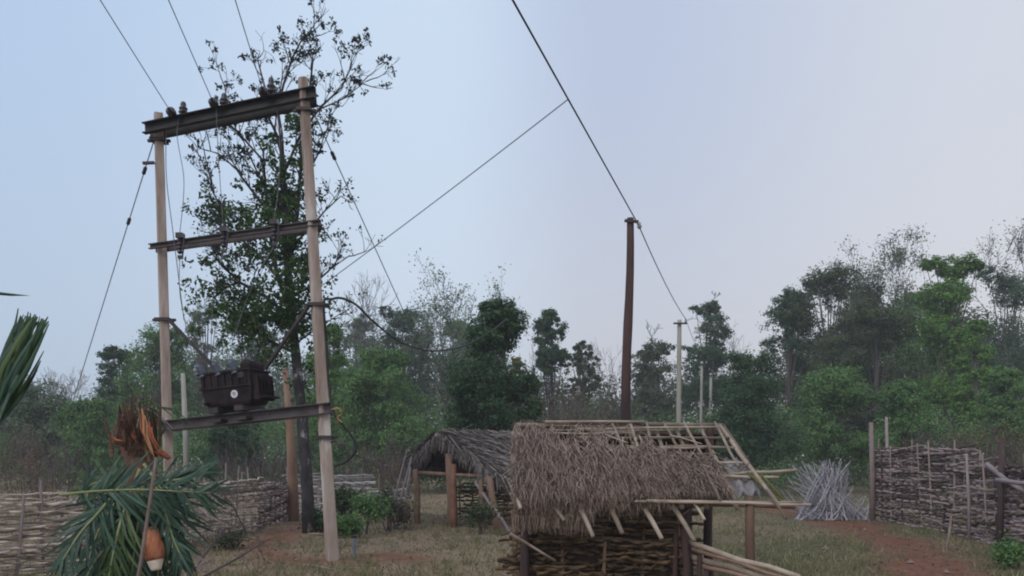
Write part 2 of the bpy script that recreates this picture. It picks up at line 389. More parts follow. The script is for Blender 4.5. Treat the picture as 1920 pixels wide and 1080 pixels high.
def bare_tree(name, label, x, top, Y, w, seed, m=TWIG, group='leafless trees', depth=6, leaf=None, nl=0, fork=.35, leafpx=4.5, trunkpx=6, spread=.5, lean=0):
    R = np.random.default_rng(seed); base = G(x, Y); t = thing(name, label, 'tree', base, group)
    Ht = P(x, top, Y)[2]; mb = MB(); tips = []
    f = base+np.array([px(lean, Y)*.4, 0, Ht*fork]); r0 = px(trunkpx, Y)/2
    mb.tube([base-np.array([0, 0, .1]), (base+f)/2+R.normal(size=3)*.05, f], [r0, r0*.85, r0*.7], 6, cap=False)
    n = 4
    for i in range(n):
        a = i*2*math.pi/n+R.random(); out = px(w, Y)/2/max(Ht*(1-fork), .1)
        d = nrm(np.array([math.cos(a)*out+px(lean, Y)/Ht, math.sin(a)*out, .8]))
        grow(mb, f, d, Ht*(1-fork)*.36, r0*.55, depth-1, R, tips, spread=spread, upb=.12, rmin=px(.42, Y))
    z0 = f[2]; P_all = np.concatenate(mb.v); zmax = P_all[:, 2].max(); sc = (Ht-z0)/(zmax-z0)
    mn, mx = np.percentile(P_all[:, 0]-base[0], [1, 99]); sx = px(w, Y)/max(mx-mn, .1)
    def fix(q):
        q = np.array(q, float); k = q[:, 2] > z0; q[k, 2] = z0+(q[k, 2]-z0)*sc
        q[k, 0] = base[0]+(q[k, 0]-base[0])*(1+(sx-1)*np.clip((q[k, 2]-z0)/(Ht-z0)*2, 0, 1)); return q
    mb.v = [fix(P_all)]
    mb.build('trunk', m, t)
    if leaf is not None and nl:
        tp = fix(np.array([q for q, d in tips])); ii = R.integers(0, len(tp), nl)
        c = tp[ii]+R.normal(size=(nl, 3))*px(7, Y)
        quads_mesh('crown', leaves(c, px(leafpx, Y), R), leaf, t, base)
    return t

def mass(name, label, spots, m, seed, n_leaf, leafpx=5, cat='undergrowth'):
    """uncountable scrub: one mesh of leaf faces spread through many clumps; spots = (x, top, Y, width) in photo pixels"""
    R = np.random.default_rng(seed); out = []; area = np.array([w*max(HY+20-tp, 10) for x, tp, Y, w in spots], float); cnt = (area/area.sum()*n_leaf).astype(int)
    for (x, tp, Y, w), n in zip(spots, cnt):
        zt = P(x, tp, Y)[2]; hw = px(w, Y)/2; k = max(n//55, 6)
        a = R.random(k)*2*math.pi; rr = np.sqrt(R.random(k)); s = R.random(k)**.7
        c = np.column_stack([(x-CX)*Y/F+np.cos(a)*rr*hw*(1-.35*s), Y+np.sin(a)*rr*hw*.8, s*zt*(1-.35*rr**2)])
        ii = R.integers(0, k, n); sg = min(.16*hw+.05*zt, .6)
        q = c[ii]+R.normal(size=(n, 3))*sg*np.array([1, 1, .8]); q[:, 2] = np.abs(q[:, 2])
        out.append(leaves(q, px(leafpx, Y), R, face=(q-c[ii])/sg+np.array([0, -.3, .5])))
    o = quads_mesh(name, np.concatenate(out), m)
    props(o, label, cat, None, 'stuff'); return o

# left half of the view: the wood behind the fence
leafy_tree('broadleaf_tree', 'dull green rounded tree at far left behind upright palm frond', 'tree', 55, 712, 42, 170, 860, LEAF_GREY, 11, 12000, prof='dome')
leafy_tree('broadleaf_tree', 'low bright green bushy tree left of the broken palm', 'tree', 165, 748, 38, 130, 880, LEAF_MID, 12, 12000, prof='dome')
leafy_tree('broadleaf_tree', 'slim dark tree with small tufted top left of leaning concrete pole', 'tree', 224, 652, 50, 96, 830, LEAF_DARK, 13, 8000, prof='column', lobes=9, gap=.5)
leafy_tree('broadleaf_tree', 'tall dark green tree directly behind the left concrete pole', 'tree', 296, 604, 46, 150, 850, LEAF_MID, 14, 15000, prof='round', gap=.45)
leafy_tree('broadleaf_tree', 'airy pale green tree right of the left concrete pole', 'tree', 385, 575, 60, 110, 850, LEAF_GREY, 15, 6500, prof='round', gap=.8, twigs=5)
leafy_tree('broadleaf_tree', 'pale leafy tree behind the transformer', 'tree', 465, 590, 52, 150, 860, LEAF_GREY, 16, 11000, prof='round', gap=.5, twigs=3)
leafy_tree('broadleaf_tree', 'small green tree under the transformer', 'tree', 440, 775, 34, 130, 880, LEAF_DARK, 17, 9000, prof='dome')
leafy_tree('broadleaf_tree', 'fresh bright green tree just right of the right concrete pole', 'tree', 618, 610, 40, 95, 830, LEAF_BRIGHT, 18, 12000, prof='column', gap=.5)
leafy_tree('broadleaf_tree', 'wide soft green tree left of the thatched gable shed', 'tree', 715, 655, 36, 190, 860, LEAF_MID, 19, 20000, prof='dome')
leafy_tree('broadleaf_tree', 'blue green tree with pointed top behind the drooping cable', 'tree', 755, 572, 66, 150, 800, LEAF_DARK, 20, 11000, prof='round', gap=.4)
leafy_tree('broadleaf_tree', 'hazy grey green tree far behind the right guy wire', 'tree', 665, 590, 80, 120, 780, LEAF_GREY, 21, 8000, prof='dome', gap=.5)
leafy_tree('broadleaf_tree', 'light green rounded tree in the distance above the cable sag', 'tree', 862, 600, 84, 110, 780, LEAF_MID, 22, 9000, prof='dome')
leafy_tree('broadleaf_tree', 'dense dark glossy tree above the ridge of the gable shed', 'tree', 918, 564, 25.5, 185, 850, LEAF_DARK, 23, 26000, prof='dome', lobes=20, leafpx=6.5, gap=.1, lean=8)
bare_tree('bare_tree', 'faint pinkish leafless tree left of the guy wire', 120, 685, 70, 90, 31, TWIG_PALE, trunkpx=5)
bare_tree('bare_tree', 'grey leafless tree behind the hump of the black cable', 680, 512, 62, 130, 32, TWIG, trunkpx=6)
bare_tree('bare_tree', 'spreading sparse tree with tall forked limbs above the cable sag', 838, 500, 52, 160, 33, TWIG, leaf=LEAF_GREY, nl=3500, trunkpx=9, fork=.3, lean=-10)
bare_tree('bare_tree', 'thin leafless treetop rising above the dark glossy tree', 932, 520, 60, 46, 34, TWIG, leaf=LEAF_GREY, nl=900, depth=5)
# right half
leafy_tree('broadleaf_tree', 'yellowish green low tree behind the near end of the rafter shed', 'tree', 968, 672, 48, 56, 850, LEAF_YEL, 41, 6000, prof='dome')
leafy_tree('broadleaf_tree', 'isolated dark tree with knobbly crown left of the wooden pole', 'tree', 1036, 583, 50, 84, 700, LEAF_DARK, 42, 8000, prof='round', gap=.3, lobes=12, bark=BARK_DARK, lean=-3)
leafy_tree('broadleaf_tree', 'small dark bushy tree beside the isolated knobbly tree', 'tree', 1092, 640, 55, 66, 790, LEAF_OLIVE, 43, 5000, prof='round', gap=.6)
leafy_tree('broadleaf_tree', 'dark sparse tree left of the nearest pale pole', 'tree', 1225, 640, 58, 120, 800, LEAF_OLIVE, 44, 8000, prof='dome', gap=.6, twigs=5)
leafy_tree('broadleaf_tree', 'blackish tree with spire top right of the nearest pale pole', 'tree', 1322, 566, 62, 118, 760, LEAF_DARK, 45, 10000, prof='dome', gap=.5, twigs=5, lean=2)
leafy_tree('broadleaf_tree', 'dense dark green round tree at the end of the shed ridge', 'tree', 1410, 660, 34, 170, 870, LEAF_DARK, 46, 24000, prof='dome', lobes=20, gap=.15)
leafy_tree('broadleaf_tree', 'stepped dark tree on the left flank of the high tree group', 'tree', 1474, 543, 52, 120, 740, LEAF_DARK, 47, 9500, prof='dome', gap=.55, lean=16)
leafy_tree('broadleaf_tree', 'tall broad olive green tree left of the feathery treetop', 'tree', 1552, 502, 50, 185, 800, LEAF_OLIVE, 48, 16000, prof='round', gap=.35, twigs=2)
leafy_tree('broadleaf_tree', 'tall fresh green tree standing right of the feathery treetop', 'tree', 1782, 484, 44, 130, 760, LEAF_BRIGHT, 49, 22000, prof='column', gap=.3, lobes=18, twigs=3)
leafy_tree('broadleaf_tree', 'shorter bright green tree leaning out beside the tall fresh green one', 'tree', 1832, 600, 40, 90, 800, LEAF_BRIGHT, 50, 12000, prof='dome', gap=.2)
leafy_tree('broadleaf_tree', 'dark rounded tree at the right edge of the view', 'tree', 1885, 498, 58, 190, 820, LEAF_DARK, 51, 16000, prof='dome', gap=.2)
leafy_tree('broadleaf_tree', 'drab green tree in the middle of the right wood', 'tree', 1650, 565, 46, 200, 840, LEAF_OLIVE, 52, 18000, prof='dome', gap=.2)
leafy_tree('broadleaf_tree', 'low soft green tree behind the heaped grey sticks', 'tree', 1560, 690, 36, 170, 860, LEAF_MID, 53, 17000, prof='dome', gap=.2)
leafy_tree('broadleaf_tree', 'low dark tree behind the stockade posts', 'tree', 1690, 715, 33, 150, 850, LEAF_MID, 54, 14000, prof='dome', gap=.2)
leafy_tree('broadleaf_tree', 'low green tree at the right edge above the dry scrub', 'tree', 1885, 690, 34, 120, 850, LEAF_MID, 55, 10000, prof='dome', gap=.3)
leafy_tree('broadleaf_tree', 'broad green tree filling the gap below the feathery treetop', 'tree', 1715, 545, 52, 150, 800, LEAF_MID, 56, 13000, prof='dome', gap=.3)
leafy_tree('broadleaf_tree', 'mid green tree between the olive tree and the feathery treetop', 'tree', 1612, 535, 56, 120, 800, LEAF_OLIVE, 57, 10000, prof='round', gap=.4)
bare_tree('bare_tree', 'feathery grey half bare treetop above the right wood', 1664, 443, 54, 120, 61, TWIG, leaf=LEAF_GREY, nl=5500, trunkpx=9, fork=.45, depth=6)
bare_tree('bare_tree', 'lacy leafless tree at the upper right edge of the wood', 1890, 408, 60, 96, 62, TWIG, trunkpx=6, fork=.5, leaf=LEAF_GREY, nl=700)
bare_tree('bare_tree', 'faint leafless tree just right of the centre line', 988, 645, 66, 60, 63, TWIG_PALE, depth=5)
bare_tree('bare_tree', 'thin grey leafless tree left of the wooden pole', 1138, 630, 64, 70, 64, TWIG, depth=5)
bare_tree('bare_tree', 'wispy leafless tree right of the spire topped tree', 1368, 600, 68, 60, 65, TWIG, depth=5)
SKYX = [-80, 0, 60, 125, 150, 180, 225, 290, 350, 400, 480, 560, 620, 680, 760, 860, 900, 950, 975, 1035, 1090, 1130, 1200, 1260, 1325, 1370, 1400, 1440, 1480, 1550, 1620, 1660, 1740, 1790, 1860, 1920, 2000]
SKYY = [715, 712, 722, 795, 775, 735, 700, 650, 665, 650, 640, 640, 640, 625, 610, 612, 610, 620, 715, 690, 690, 705, 680, 670, 650, 680, 690, 665, 610, 575, 575, 585, 590, 560, 560, 560, 565]
def skyline(x): return float(np.interp(x, SKYX, SKYY))
mass('undergrowth', 'green undergrowth filling the wood edge behind fences and sheds',
     [(x, max(772+14*math.sin(x*.05)+10*math.sin(x*.021), skyline(x)+40), 44+6*math.sin(x*.013), 120) for x in range(-60, 1990, 45)], LEAF_MID, 71, 110000, leafpx=5.5)
mass('undergrowth', 'dim green wood closing the view behind the nearer trees',
     [(x, skyline(x)+2+14*math.sin(x*.083), 70+5*math.sin(x*.02), 120) for x in range(-120, 960, 42)], LEAF_GREY, 72, 120000, leafpx=6.5)
mass('undergrowth', 'dim olive wood closing the view on the right behind the nearer trees',
     [(x, skyline(x)+2+14*math.sin(x*.083), 70+5*math.sin(x*.02), 120) for x in range(985, 2060, 42)], LEAF_OLIVE, 74, 120000, leafpx=6.5)
mass('dry_scrub', 'grey brown dry scrub behind the fences and the stockade',
     [(30, 800, 30, 130), (80, 830, 27, 110), (40, 860, 22, 120), (440, 862, 27, 120), (520, 855, 29, 110), (590, 850, 30, 100), (700, 842, 30, 120), (745, 850, 27, 90),
      (1010, 735, 46, 90), (1070, 715, 48, 100), (1130, 730, 46, 80), (1080, 770, 40, 170), (1000, 780, 40, 110), (1720, 800, 27, 110), (1790, 785, 27, 110), (1860, 780, 26, 120), (1920, 790, 24, 100), (1700, 830, 24, 90)], LEAF_DRY, 73, 42000, leafpx=3.6)
def wood_floor():
    mb = MB(); R = np.random.default_rng(5)
    for (x, top, Y, w, n) in [(30, 780, 31, 140, 16), (90, 800, 28, 90, 10), (470, 815, 28, 160, 30), (710, 800, 31, 120, 26), (1090, 700, 44, 170, 40), (1800, 785, 26, 260, 30)]:
        for k in range(n):
            b = G(x+R.uniform(-.5, .5)*w, Y+R.uniform(-2, 2)); tips = []
            h = P(x, top, Y)[2]*R.uniform(.55, 1)
            grow(mb, b, nrm([R.normal()*.2, R.normal()*.2, 1]), h*.4, .025, 3, R, tips, spread=.4, shrink=.7, rmin=px(.45, Y))
    o = mb.build('brushwood', TWIG); props(o, 'grey leafless brushwood stems among the dry scrub', 'brushwood', None, 'stuff')
wood_floor()

# ---------------------------------------------------------------- the tall tree behind the right concrete pole
def main_tree():
    R = np.random.default_rng(101); Y = 17.1
    base = G(578, Y); t = thing('tall_tree', 'tall dark trunked tree with tufted bare twigs behind the right concrete pole', 'tree', base)
    mb = MB(); tips = []
    def q(x, y, dy=0.0): v = P(x, y, Y); v = np.array([v[0]*(1+dy/Y), Y+dy, EYE+(v[2]-EYE)*(1+dy/Y)]); return v
    tpx = [(579, 1003, 17), (577, 940, 16), (572, 860, 15), (566, 780, 14), (558, 700, 12.5), (551, 630, 11.5), (543, 560, 10.5), (538, 480, 9.5), (534, 400, 8.5), (530, 320, 7), (527, 250, 5), (518, 190, 3.2)]
    pts = [q(x, y) for x, y, r in tpx]; mb.tube(pts, [px(r, Y)*.74 for x, y, r in tpx], 9)
    # limbs: start row on trunk, then way points, radius
    limbs = [([(545, 590), (520, 520), (505, 430), (495, 350), (492, 280)], 4.5, .5), ([(540, 520), (556, 430), (562, 330), (572, 240), (580, 170), (585, 110)], 4.5, .3),
             ([(536, 440), (500, 390), (455, 330), (430, 290)], 3.6, -.6), ([(534, 400), (575, 330), (600, 280), (610, 250)], 3, .8), ([(531, 330), (560, 260), (600, 205), (640, 165), (655, 130)], 3, -.3),
             ([(528, 280), (505, 220), (495, 160), (485, 110)], 3, .2), ([(520, 210), (530, 160), (548, 110), (560, 80), (590, 55)], 2.8, 0), ([(545, 600), (500, 560), (450, 530), (420, 500), (400, 480)], 4, -.8),
             ([(541, 540), (480, 470), (420, 420), (385, 385)], 3.6, .6), ([(536, 470), (580, 430), (610, 395), (640, 370)], 2.6, .9), ([(540, 560), (590, 530), (625, 500), (650, 480)], 2.6, -.6),
             ([(555, 660), (510, 640), (460, 600), (430, 570)], 3.6, .3), ([(492, 300), (450, 250), (420, 220), (425, 170)], 2.2, .4), ([(455, 330), (410, 290), (375, 275)], 1.8, -.6), ([(600, 205), (640, 185), (685, 152)], 1.6, -.4),
             ([(530, 300), (515, 250), (520, 200), (530, 150)], 2.4, .5), ([(495, 350), (465, 290), (450, 250)], 2, -.2), ([(430, 420), (400, 360), (385, 300)], 1.8, -.3), ([(560, 640), (600, 610), (640, 590)], 2, .7)]
    for wp, r, dy in limbs:
        n = len(wp); pp = [q(x+R.normal()*1.5, y+R.normal()*1.5, dy*i/(n-1)) for i, (x, y) in enumerate(wp)]
        mb.tube(pp, np.linspace(px(r, Y), px(r*.4, Y), n), 5, cap=False)
        for i in range(1, n):
            high = wp[i][1] < 320
            for k in range(3 if i < n-1 else 4):
                s = R.random(); st = pp[i-1]+(pp[i]-pp[i-1])*s; d = nrm(pp[i]-pp[i-1])
                grow(mb, st if i < n-1 or k else pp[i], nrm(d+R.normal(size=3)*.65+np.array([0, 0, .25])), px(30, Y)*R.uniform(.7, 1.25), px(1.2, Y), 2, R, tips, kids=(2, 3), spread=.55, shrink=.72, upb=.22, rmin=px(.4, Y), wig=.14)
    mb.build('trunk', BARK_DARK, t, smooth=True)
    tp = np.array([a for a, d in tips])
    # terminal tufts on the upper twigs
    zz = EYE-(300-HY)*Y/F
    hi = tp[tp[:, 2] > zz]; hi = hi[R.random(len(hi)) < .5]
    tu = np.repeat(hi, 13, 0)+R.normal(size=(len(hi)*13, 3))*px(3.2, Y)
    lo = tp[tp[:, 2] <= zz]; lo = lo[R.random(len(lo)) < .55]
    tl = np.repeat(lo, 6, 0)+R.normal(size=(len(lo)*6, 3))*px(5, Y)
    quads_mesh('twig_leaves', leaves(np.concatenate([tu, tl]), px(7, Y), R), LEAF_TIP, t, base)
    cl = [(548, 232, 34, 22, 420), (505, 365, 42, 38, 1100), (548, 370, 40, 40, 1300), (440, 410, 66, 30, 1300), (395, 400, 34, 26, 420), (500, 425, 60, 24, 900), (560, 440, 40, 40, 1000), (405, 480, 34, 44, 620), (470, 470, 50, 30, 600), (430, 545, 52, 34, 1500),
          (545, 545, 50, 46, 1700), (490, 590, 70, 34, 1700), (545, 600, 46, 30, 1100), (440, 600, 46, 26, 700), (575, 500, 26, 44, 500), (525, 300, 30, 40, 420), (575, 330, 22, 40, 240), (470, 640, 60, 24, 500), (530, 480, 40, 30, 500), (552, 650, 26, 34, 260), (560, 700, 18, 34, 150), (566, 760, 14, 30, 90), (520, 670, 40, 20, 220)]
    out = []
    for x, y, rx, ry, n in cl:
        k = max(n//34, 4); c = q(x, y, R.normal()*.4)
        cc = c+np.column_stack([R.normal(size=k)*px(rx*.55, Y), R.normal(size=k)*px(rx*.6, Y), R.normal(size=k)*px(ry*.55, Y)])
        n = int(n*.72); out.append(cc[R.integers(0, k, n)]+R.normal(size=(n, 3))*px(6.5, Y))
    quads_mesh('crown', leaves(np.concatenate(out), px(9, Y), R), LEAF_TREE, t, base)
main_tree()

# ---------------------------------------------------------------- the two-pole transformer frame
def channel(mb, a, b, h, w, th, face):
    """C-section beam from a to b, open side towards -face"""
    a = np.asarray(a, float); b = np.asarray(b, float); up = np.array([0, 0, 1.0]); t = nrm(b-a); s = nrm(np.cross(t, up))*face; u = np.cross(nrm(np.cross(t, up)), t)
    mb.bar(a+s*(w/2-th/2), b+s*(w/2-th/2), th, h-2*th-.004)
    mb.bar(a+u*(h/2-th/2), b+u*(h/2-th/2), w, th); mb.bar(a-u*(h/2-th/2), b-u*(h/2-th/2), w, th)
YL, YR = 13.2, 12.3
def on_left(y): s = (y-222)/(1042-222); return P(297+(321-297)*s, y, YL)
def on_right(y): s = (y-148)/(1056-148); return P(568+(624-568)*s, y, YR)
frame = thing('utility_structure', 'two leaning concrete poles joined by dark steel cross beams', 'pole frame', G(472, 12.75))
def square_pole(top, base, w0, w1, name='pole'):
    mb = MB(); n = 14
    t = nrm(top-base); pts = [base-t*.2+(top-base+t*.2)*s for s in np.linspace(0, 1, n)]
    v = []; f = []
    ax = nrm(np.cross(t, [0, 1, 0])); ay = np.cross(t, ax); ca, sa = math.cos(.5), math.sin(.5); ax, ay = ax*ca+ay*sa, ay*ca-ax*sa
    R = np.random.default_rng(int(abs(top[0])*1000)); ch = .16
    for i, p in enumerate(pts):
        w = (w0+(w1-w0)*i/(n-1))/2*(1+R.normal()*.012)
        for a, b in ((-1, -1+ch), (-1+ch, -1), (1-ch, -1), (1, -1+ch), (1, 1-ch), (1-ch, 1), (-1+ch, 1), (-1, 1-ch)): v.append(p+ax*w*a+ay*w*b)
    for i in range(n-1):
        for j in range(8): k = (j+1) % 8; f.append((i*8+j, i*8+k, (i+1)*8+k, (i+1)*8+j))
    f.append(tuple(reversed(range(8)))); f.append(tuple((n-1)*8+j for j in range(8)))
    mb.add(v, f); return mb
square_pole(on_left(213), on_left(1042), .155, .135).build('pole', CONC, frame)
square_pole(on_right(148), on_right(1056), .168, .13).build('pole', CONC, frame)
def beam(xa, ya, xb, yb, h, m, off, name, w=.09):
    for sgn, ext in ((-1, 0), (1, .02)):
        mb = MB(); a = P(xa, ya, YL); b = P(xb, yb, YR); a[1] += sgn*off; b[1] += sgn*off
        d = nrm(b-a)*ext; channel(mb, a+d, b-d, h, w, .014, -1 if sgn < 0 else 1)
        mb.build(name, m, frame)
beam(276, 247, 594, 180, .175, STEEL, .13, 'top_beam', .09)
beam(286, 466, 604, 421, .085, STEEL_L, .12, 'fuse_beam', .06)
beam(304, 800, 622, 766, .165, STEEL_L, .15, 'platform_beam', .10)
def clamp(c, w, h=.05, ears=.07):
    mb = MB(); mb.box(c, (w, w, h)); mb.box(c, (w+ears*2, .05, h*.8)); return mb
for y, w in ((264, .23), (600, .235)): clamp(on_left(y), w).build('clamp', IRON, frame)
for y, w in ((208, .22), (572, .235), (820, .25)): clamp(on_right(y), w).build('clamp', IRON, frame)
for a, b in ((on_left(602)+np.array([.12, -.1, 0]), P(412, 700, 12.9)), (on_right(576)+np.array([-.12, -.06, 0]), P(497, 692, 12.65))):
    mb = MB(); mb.bar(a, b, .05, .045); mb.build('brace', IRON, frame)
def insulator(base, d, L=.24, r=.055, name='pin_insulator'):
    mb = MB(); d = nrm(d)
    mb.lathe([(.016, 0), (.016, L*.3), (r*.9, L*.32), (r, L*.38), (r*.55, L*.5), (r*.9, L*.55), (r*.85, L*.62), (r*.5, L*.72), (r*.62, L*.8), (r*.45, L*.95), (.012, L)], base, d, 10)
    return mb.build(name, PORC, frame, smooth=True)
TB = lambda s, dz=0: P(276, 247, YL)*(1-s)+P(594, 180, YR)*s+np.array([0, 0, .088+dz])
for s, L in ((.225, .28), (.472, .27), (.745, .36)): insulator(TB(s), (0, 0, 1), L, .078)
STR = []
for s, (wx, wy, wY) in ((.19, (180, 0, 9.4)), (.44, (315, 0, 9.6)), (.725, (443, 0, 9.8))):
    a = TB(s)+np.array([0, -.16, 0]); b = P(wx, wy, wY); d = nrm(b-a); STR.append((a+d*.30, d))
    mb = MB(); mb.tube([a-np.array([0, 0, .02]), a+d*.07], .014, 6)
    mb.lathe([(.02, .05), (.07, .08), (.075, .10), (.03, .13), (.07, .16), (.075, .18), (.03, .22), (.015, .31)], a, d, 10)
    mb.build('strain_insulator', PORC, frame, smooth=True)
FB = lambda s: P(286, 466, YL)*(1-s)+P(604, 421, YR)*s
FUSE = []
for s in (.205, .465, .755):
    c = FB(s)+np.array([0, -.22, 0]); f = MB()
    f.box(c+np.array([0, .02, .075]), (.11, .12, .08)); f.lathe([(.02, 0), (.045, .03), (.03, .06), (.048, .09), (.03, .12), (.048, .15), (.03, .18), (.045, .22), (.02, .25)], c+np.array([0, 0, -.22]), (0, 0, 1), 9)
    f.tube([c+np.array([.06, 0, .04]), c+np.array([.085, -.05, -.10]), c+np.array([.05, -.02, -.26])], .013, 6); f.box(c+np.array([.01, 0, -.27]), (.075, .05, .05))
    f.build('fuse_cutout', PORC, frame); FUSE.append(c+np.array([0, 0, -.3]))

# ---------------------------------------------------------------- transformer
def transformer():
    a = P(304, 800, YL); b = P(622, 766, YR); s = .47; c = a*(1-s)+b*s; ux = nrm(b-a); uy = nrm(np.cross([0, 0, 1], ux)); uz = np.cross(ux, uy)
    uz_ = nrm(uz+ux*-.045); Rm = np.column_stack([ux, uy, uz_])
    o0 = c+uz*.085
    t = thing('transformer', 'black boxy oil transformer with three bushings sitting on the platform beams', 'transformer', o0)
    W = lambda p: o0+Rm@np.asarray(p, float)
    def bx(mb, c, s, taper=1.0): mb.box(W(c), s, Rm, taper)
    mb = MB(); w, d, h = .90, .52, .52
    v = []
    for z, k in ((.10, .84), (.16, .93), (.36, 1.0), (.62, 1.02)):
        for p, q in ((-1, -1), (1, -1), (1, 1), (-1, 1)): v.append(W((p*w/2*k, q*d/2*k, z)))
    f = [(3, 2, 1, 0), (12, 13, 14, 15)]
    for i in range(3):
        for j in range(4): k = (j+1) % 4; f.append((i*4+j, i*4+k, (i+1)*4+k, (i+1)*4+j))
    mb.add(v, f); bevel(mb.build('tank', TANK, t), .012, 2)
    m = MB(); bx(m, (0, 0, .40), (w+.05, d+.05, .035)); m.build('rim', TANK, t)
    for i in range(7):
        m = MB(); bx(m, (-.39+.13*i, -d/2-.012, .51), (.022, .03, .18)); m.build('rib', TANK, t)
    m = MB(); bx(m, (0, 0, .635), (w+.07, d+.06, .03)); bx(m, (-.05, 0, .665), (w*.8, d*.7, .03)); bevel(m.build('lid', TANK, t), .006)
    for q in (-.33, -.2, -.07): pass
    for i in range(6):
        m = MB(); bx(m, (w/2+.055, -.2+.08*i, .36), (.10, .018, .40)); m.build('cooling_fin', TANK, t)
    m = MB(); bx(m, (w/2+.14, 0, .20), (.12, .42, .03)); m.build('bracket', TANK, t)
    for i, x in enumerate((-.40, -.10, .20)):
        m = MB(); base = W((x, -d/2+.03, .60)); dr = Rm@nrm(np.array([-.26, -.25, .95]))
        m.lathe([(.075, 0), (.075, .03), (.045, .05), (.08, .075), (.045, .10), (.075, .125), (.042, .15), (.066, .175), (.036, .2), (.02, .25)], base, dr, 10); m.build('bushing', BUSH, t, smooth=True)
    for i, x in enumerate((-.30, -.12, .06, .24)):
        m = MB(); m.lathe([(.03, 0), (.03, .03), (.04, .05), (.022, .08), (.03, .1), (.012, .14)], W((x, d/2-.06, .65)), Rm@np.array([0, .2, 1.]), 8); m.build('low_voltage_bushing', PORC, t, smooth=True)
    m = MB(); m.lathe([(.04, 0), (.095, .01), (.10, .03), (.10, .36), (.095, .38), (.04, .39)], W((.36, -.22, .70)), Rm@np.array([.05, 1., 0]), 14); m.build('oil_conservator', TANK, t, smooth=True)
    m = MB(); bx(m, (.30, -d/2-.012, .56), (.12, .03, .09)); m.build('terminal_box', IRON, t)
    pl = MB(); pl.lathe([(.062, 0), (.062, .006)], W((.145, -d/2-.0, .275)), Rm@np.array([0, -1., -.02]), 18); pn = pl.build('name_plate', PLATE, t)
    em = MB(); em.box(W((.145, -d/2-.009, .29)), (.05, .004, .014), Rm); em.box(W((.145, -d/2-.009, .262)), (.035, .004, .012), Rm); em.build('plate_mark', IRON, pn)
    for x in (-.24, .22):
        m = MB(); bx(m, (x, 0, .05), (.16, .60, .085)); bx(m, (x, 0, -.115), (.20, .56, .05)); m.build('foot', IRON, t)
    m = MB(); m.lathe([(.03, 0), (.03, .10), (.015, .12)], W((-.36, -d/2+.02, .17)), Rm@np.array([0, -1., 0]), 8); m.build('drain_valve', IRON, t)
    return [W((x-.05, -d/2-.1, .82)) for x in (-.40, -.10, .20)]
BUSHT = transformer()

# ---------------------------------------------------------------- wires and cables
def sag_line(a, b, sag, n=18):
    s = np.linspace(0, 1, n); p = a[None]*(1-s)[:, None]+b[None]*s[:, None]; p[:, 2] -= 4*sag*s*(1-s); return p
def smooth_path(pts, n=60):
    pts = np.asarray(pts, float); m = len(pts); out = []
    for i in range(m-1):
        p0 = pts[max(i-1, 0)]; p1 = pts[i]; p2 = pts[i+1]; p3 = pts[min(i+2, m-1)]
        for t in np.linspace(0, 1, max(n//(m-1), 2), endpoint=False):
            out.append(.5*((2*p1)+(-p0+p2)*t+(2*p0-5*p1+4*p2-p3)*t*t+(-p0+3*p1-3*p2+p3)*t**3))
    out.append(pts[-1]); return np.array(out)
def wire(name, label, pts, r, m=WIRE, cat='wire', group=None):
    mb = MB(); mb.tube(pts, r, 5); o = mb.build(name, m, None, smooth=True, loc=pts[0]); return props(o, label, cat, group)
for i, (e, d) in enumerate(STR):
    far = e+d*34; far[2] = 7.6
    wire('overhead_wire', ('leftmost overhead wire running up from the top beam', 'middle overhead wire running up from the top beam', 'right overhead wire running up from the top beam past the tree')[i], sag_line(e, far, .25, 30), .0065, group='high tension wires')
wp_top = P(1180, 414, 14.0); hook = P(1196, 424, 14.0)
def right_pole():
    t = thing('wooden_pole', 'dark brown wooden pole with small cross arm behind the rafter shed', 'pole', G(1171, 14))
    mb = MB(); R = np.random.default_rng(3); rows = np.linspace(0, 1, 14); b = G(1170, 14, -.2); tp = P(1181, 409, 14)
    pts = [b+(tp-b)*s+np.array([.02*math.sin(s*9), 0, 0]) for s in rows]; mb.tube(pts, [(.112-.05*s)*(1+R.normal()*.02) for s in rows], 10); mb.build('shaft', WOOD_BROWN, t, smooth=True)
    m = MB(); a = P(1170, 416, 14); c = P(1196, 418, 14); m.bar(a+np.array([0, -.07, 0]), c+np.array([0, -.07, 0]), .04, .045); m.build('cross_arm', IRON, t)
    m = MB(); m.lathe([(.015, 0), (.04, .02), (.028, .05), (.045, .08), (.02, .12)], hook+np.array([0, -.07, .05]), (.2, 0, -1), 9); m.build('insulator', PLASTIC, t, smooth=True)
right_pole()
hk = hook+np.array([0, -.07, 0])
far_over = np.array([-3.9, -6.0, 5.9])
A = hk; near0 = P(960, -2, 7.1); dirn = nrm(near0-A)
wire('overhead_wire', 'dark overhead cable sloping down to the wooden pole top', np.array([A+dirn*s for s in np.linspace(0, 22, 20)]), .0105, CABLE)
def pale_pole(label, x, top, Y, wpx, basez=-.2):
    t = thing('concrete_pole', label, 'pole', G(x-1, Y), 'slim pale poles of the line receding behind the shed'); mb = MB(); b = G(x-2, Y, -.2); tp = P(x+1, top, Y); n = 7; r = px(wpx, Y)/2
    mb.tube([b+(tp-b)*s for s in np.linspace(0, 1, n)], np.linspace(r*1.15, r*.8, n), 8); mb.build('shaft', mat('pale_pole', (.24, .235, .21), (.36, .345, .30), scale=2, bump=.2, stretch=(1, 1, .3)), t, smooth=True)
    m = MB(); m.box(tp+np.array([0, -r-.02, -.12]), (.40, .045, .05)); m.build('cross_arm', IRON, t)
    m = MB(); m.lathe([(.02, 0), (.04, .02), (.03, .06), (.02, .12)], tp+np.array([.17, -r-.02, -.095]), (0, 0, 1), 8); m.build('insulator', PLASTIC, t)
    return tp+np.array([.17, -r-.02, .01])
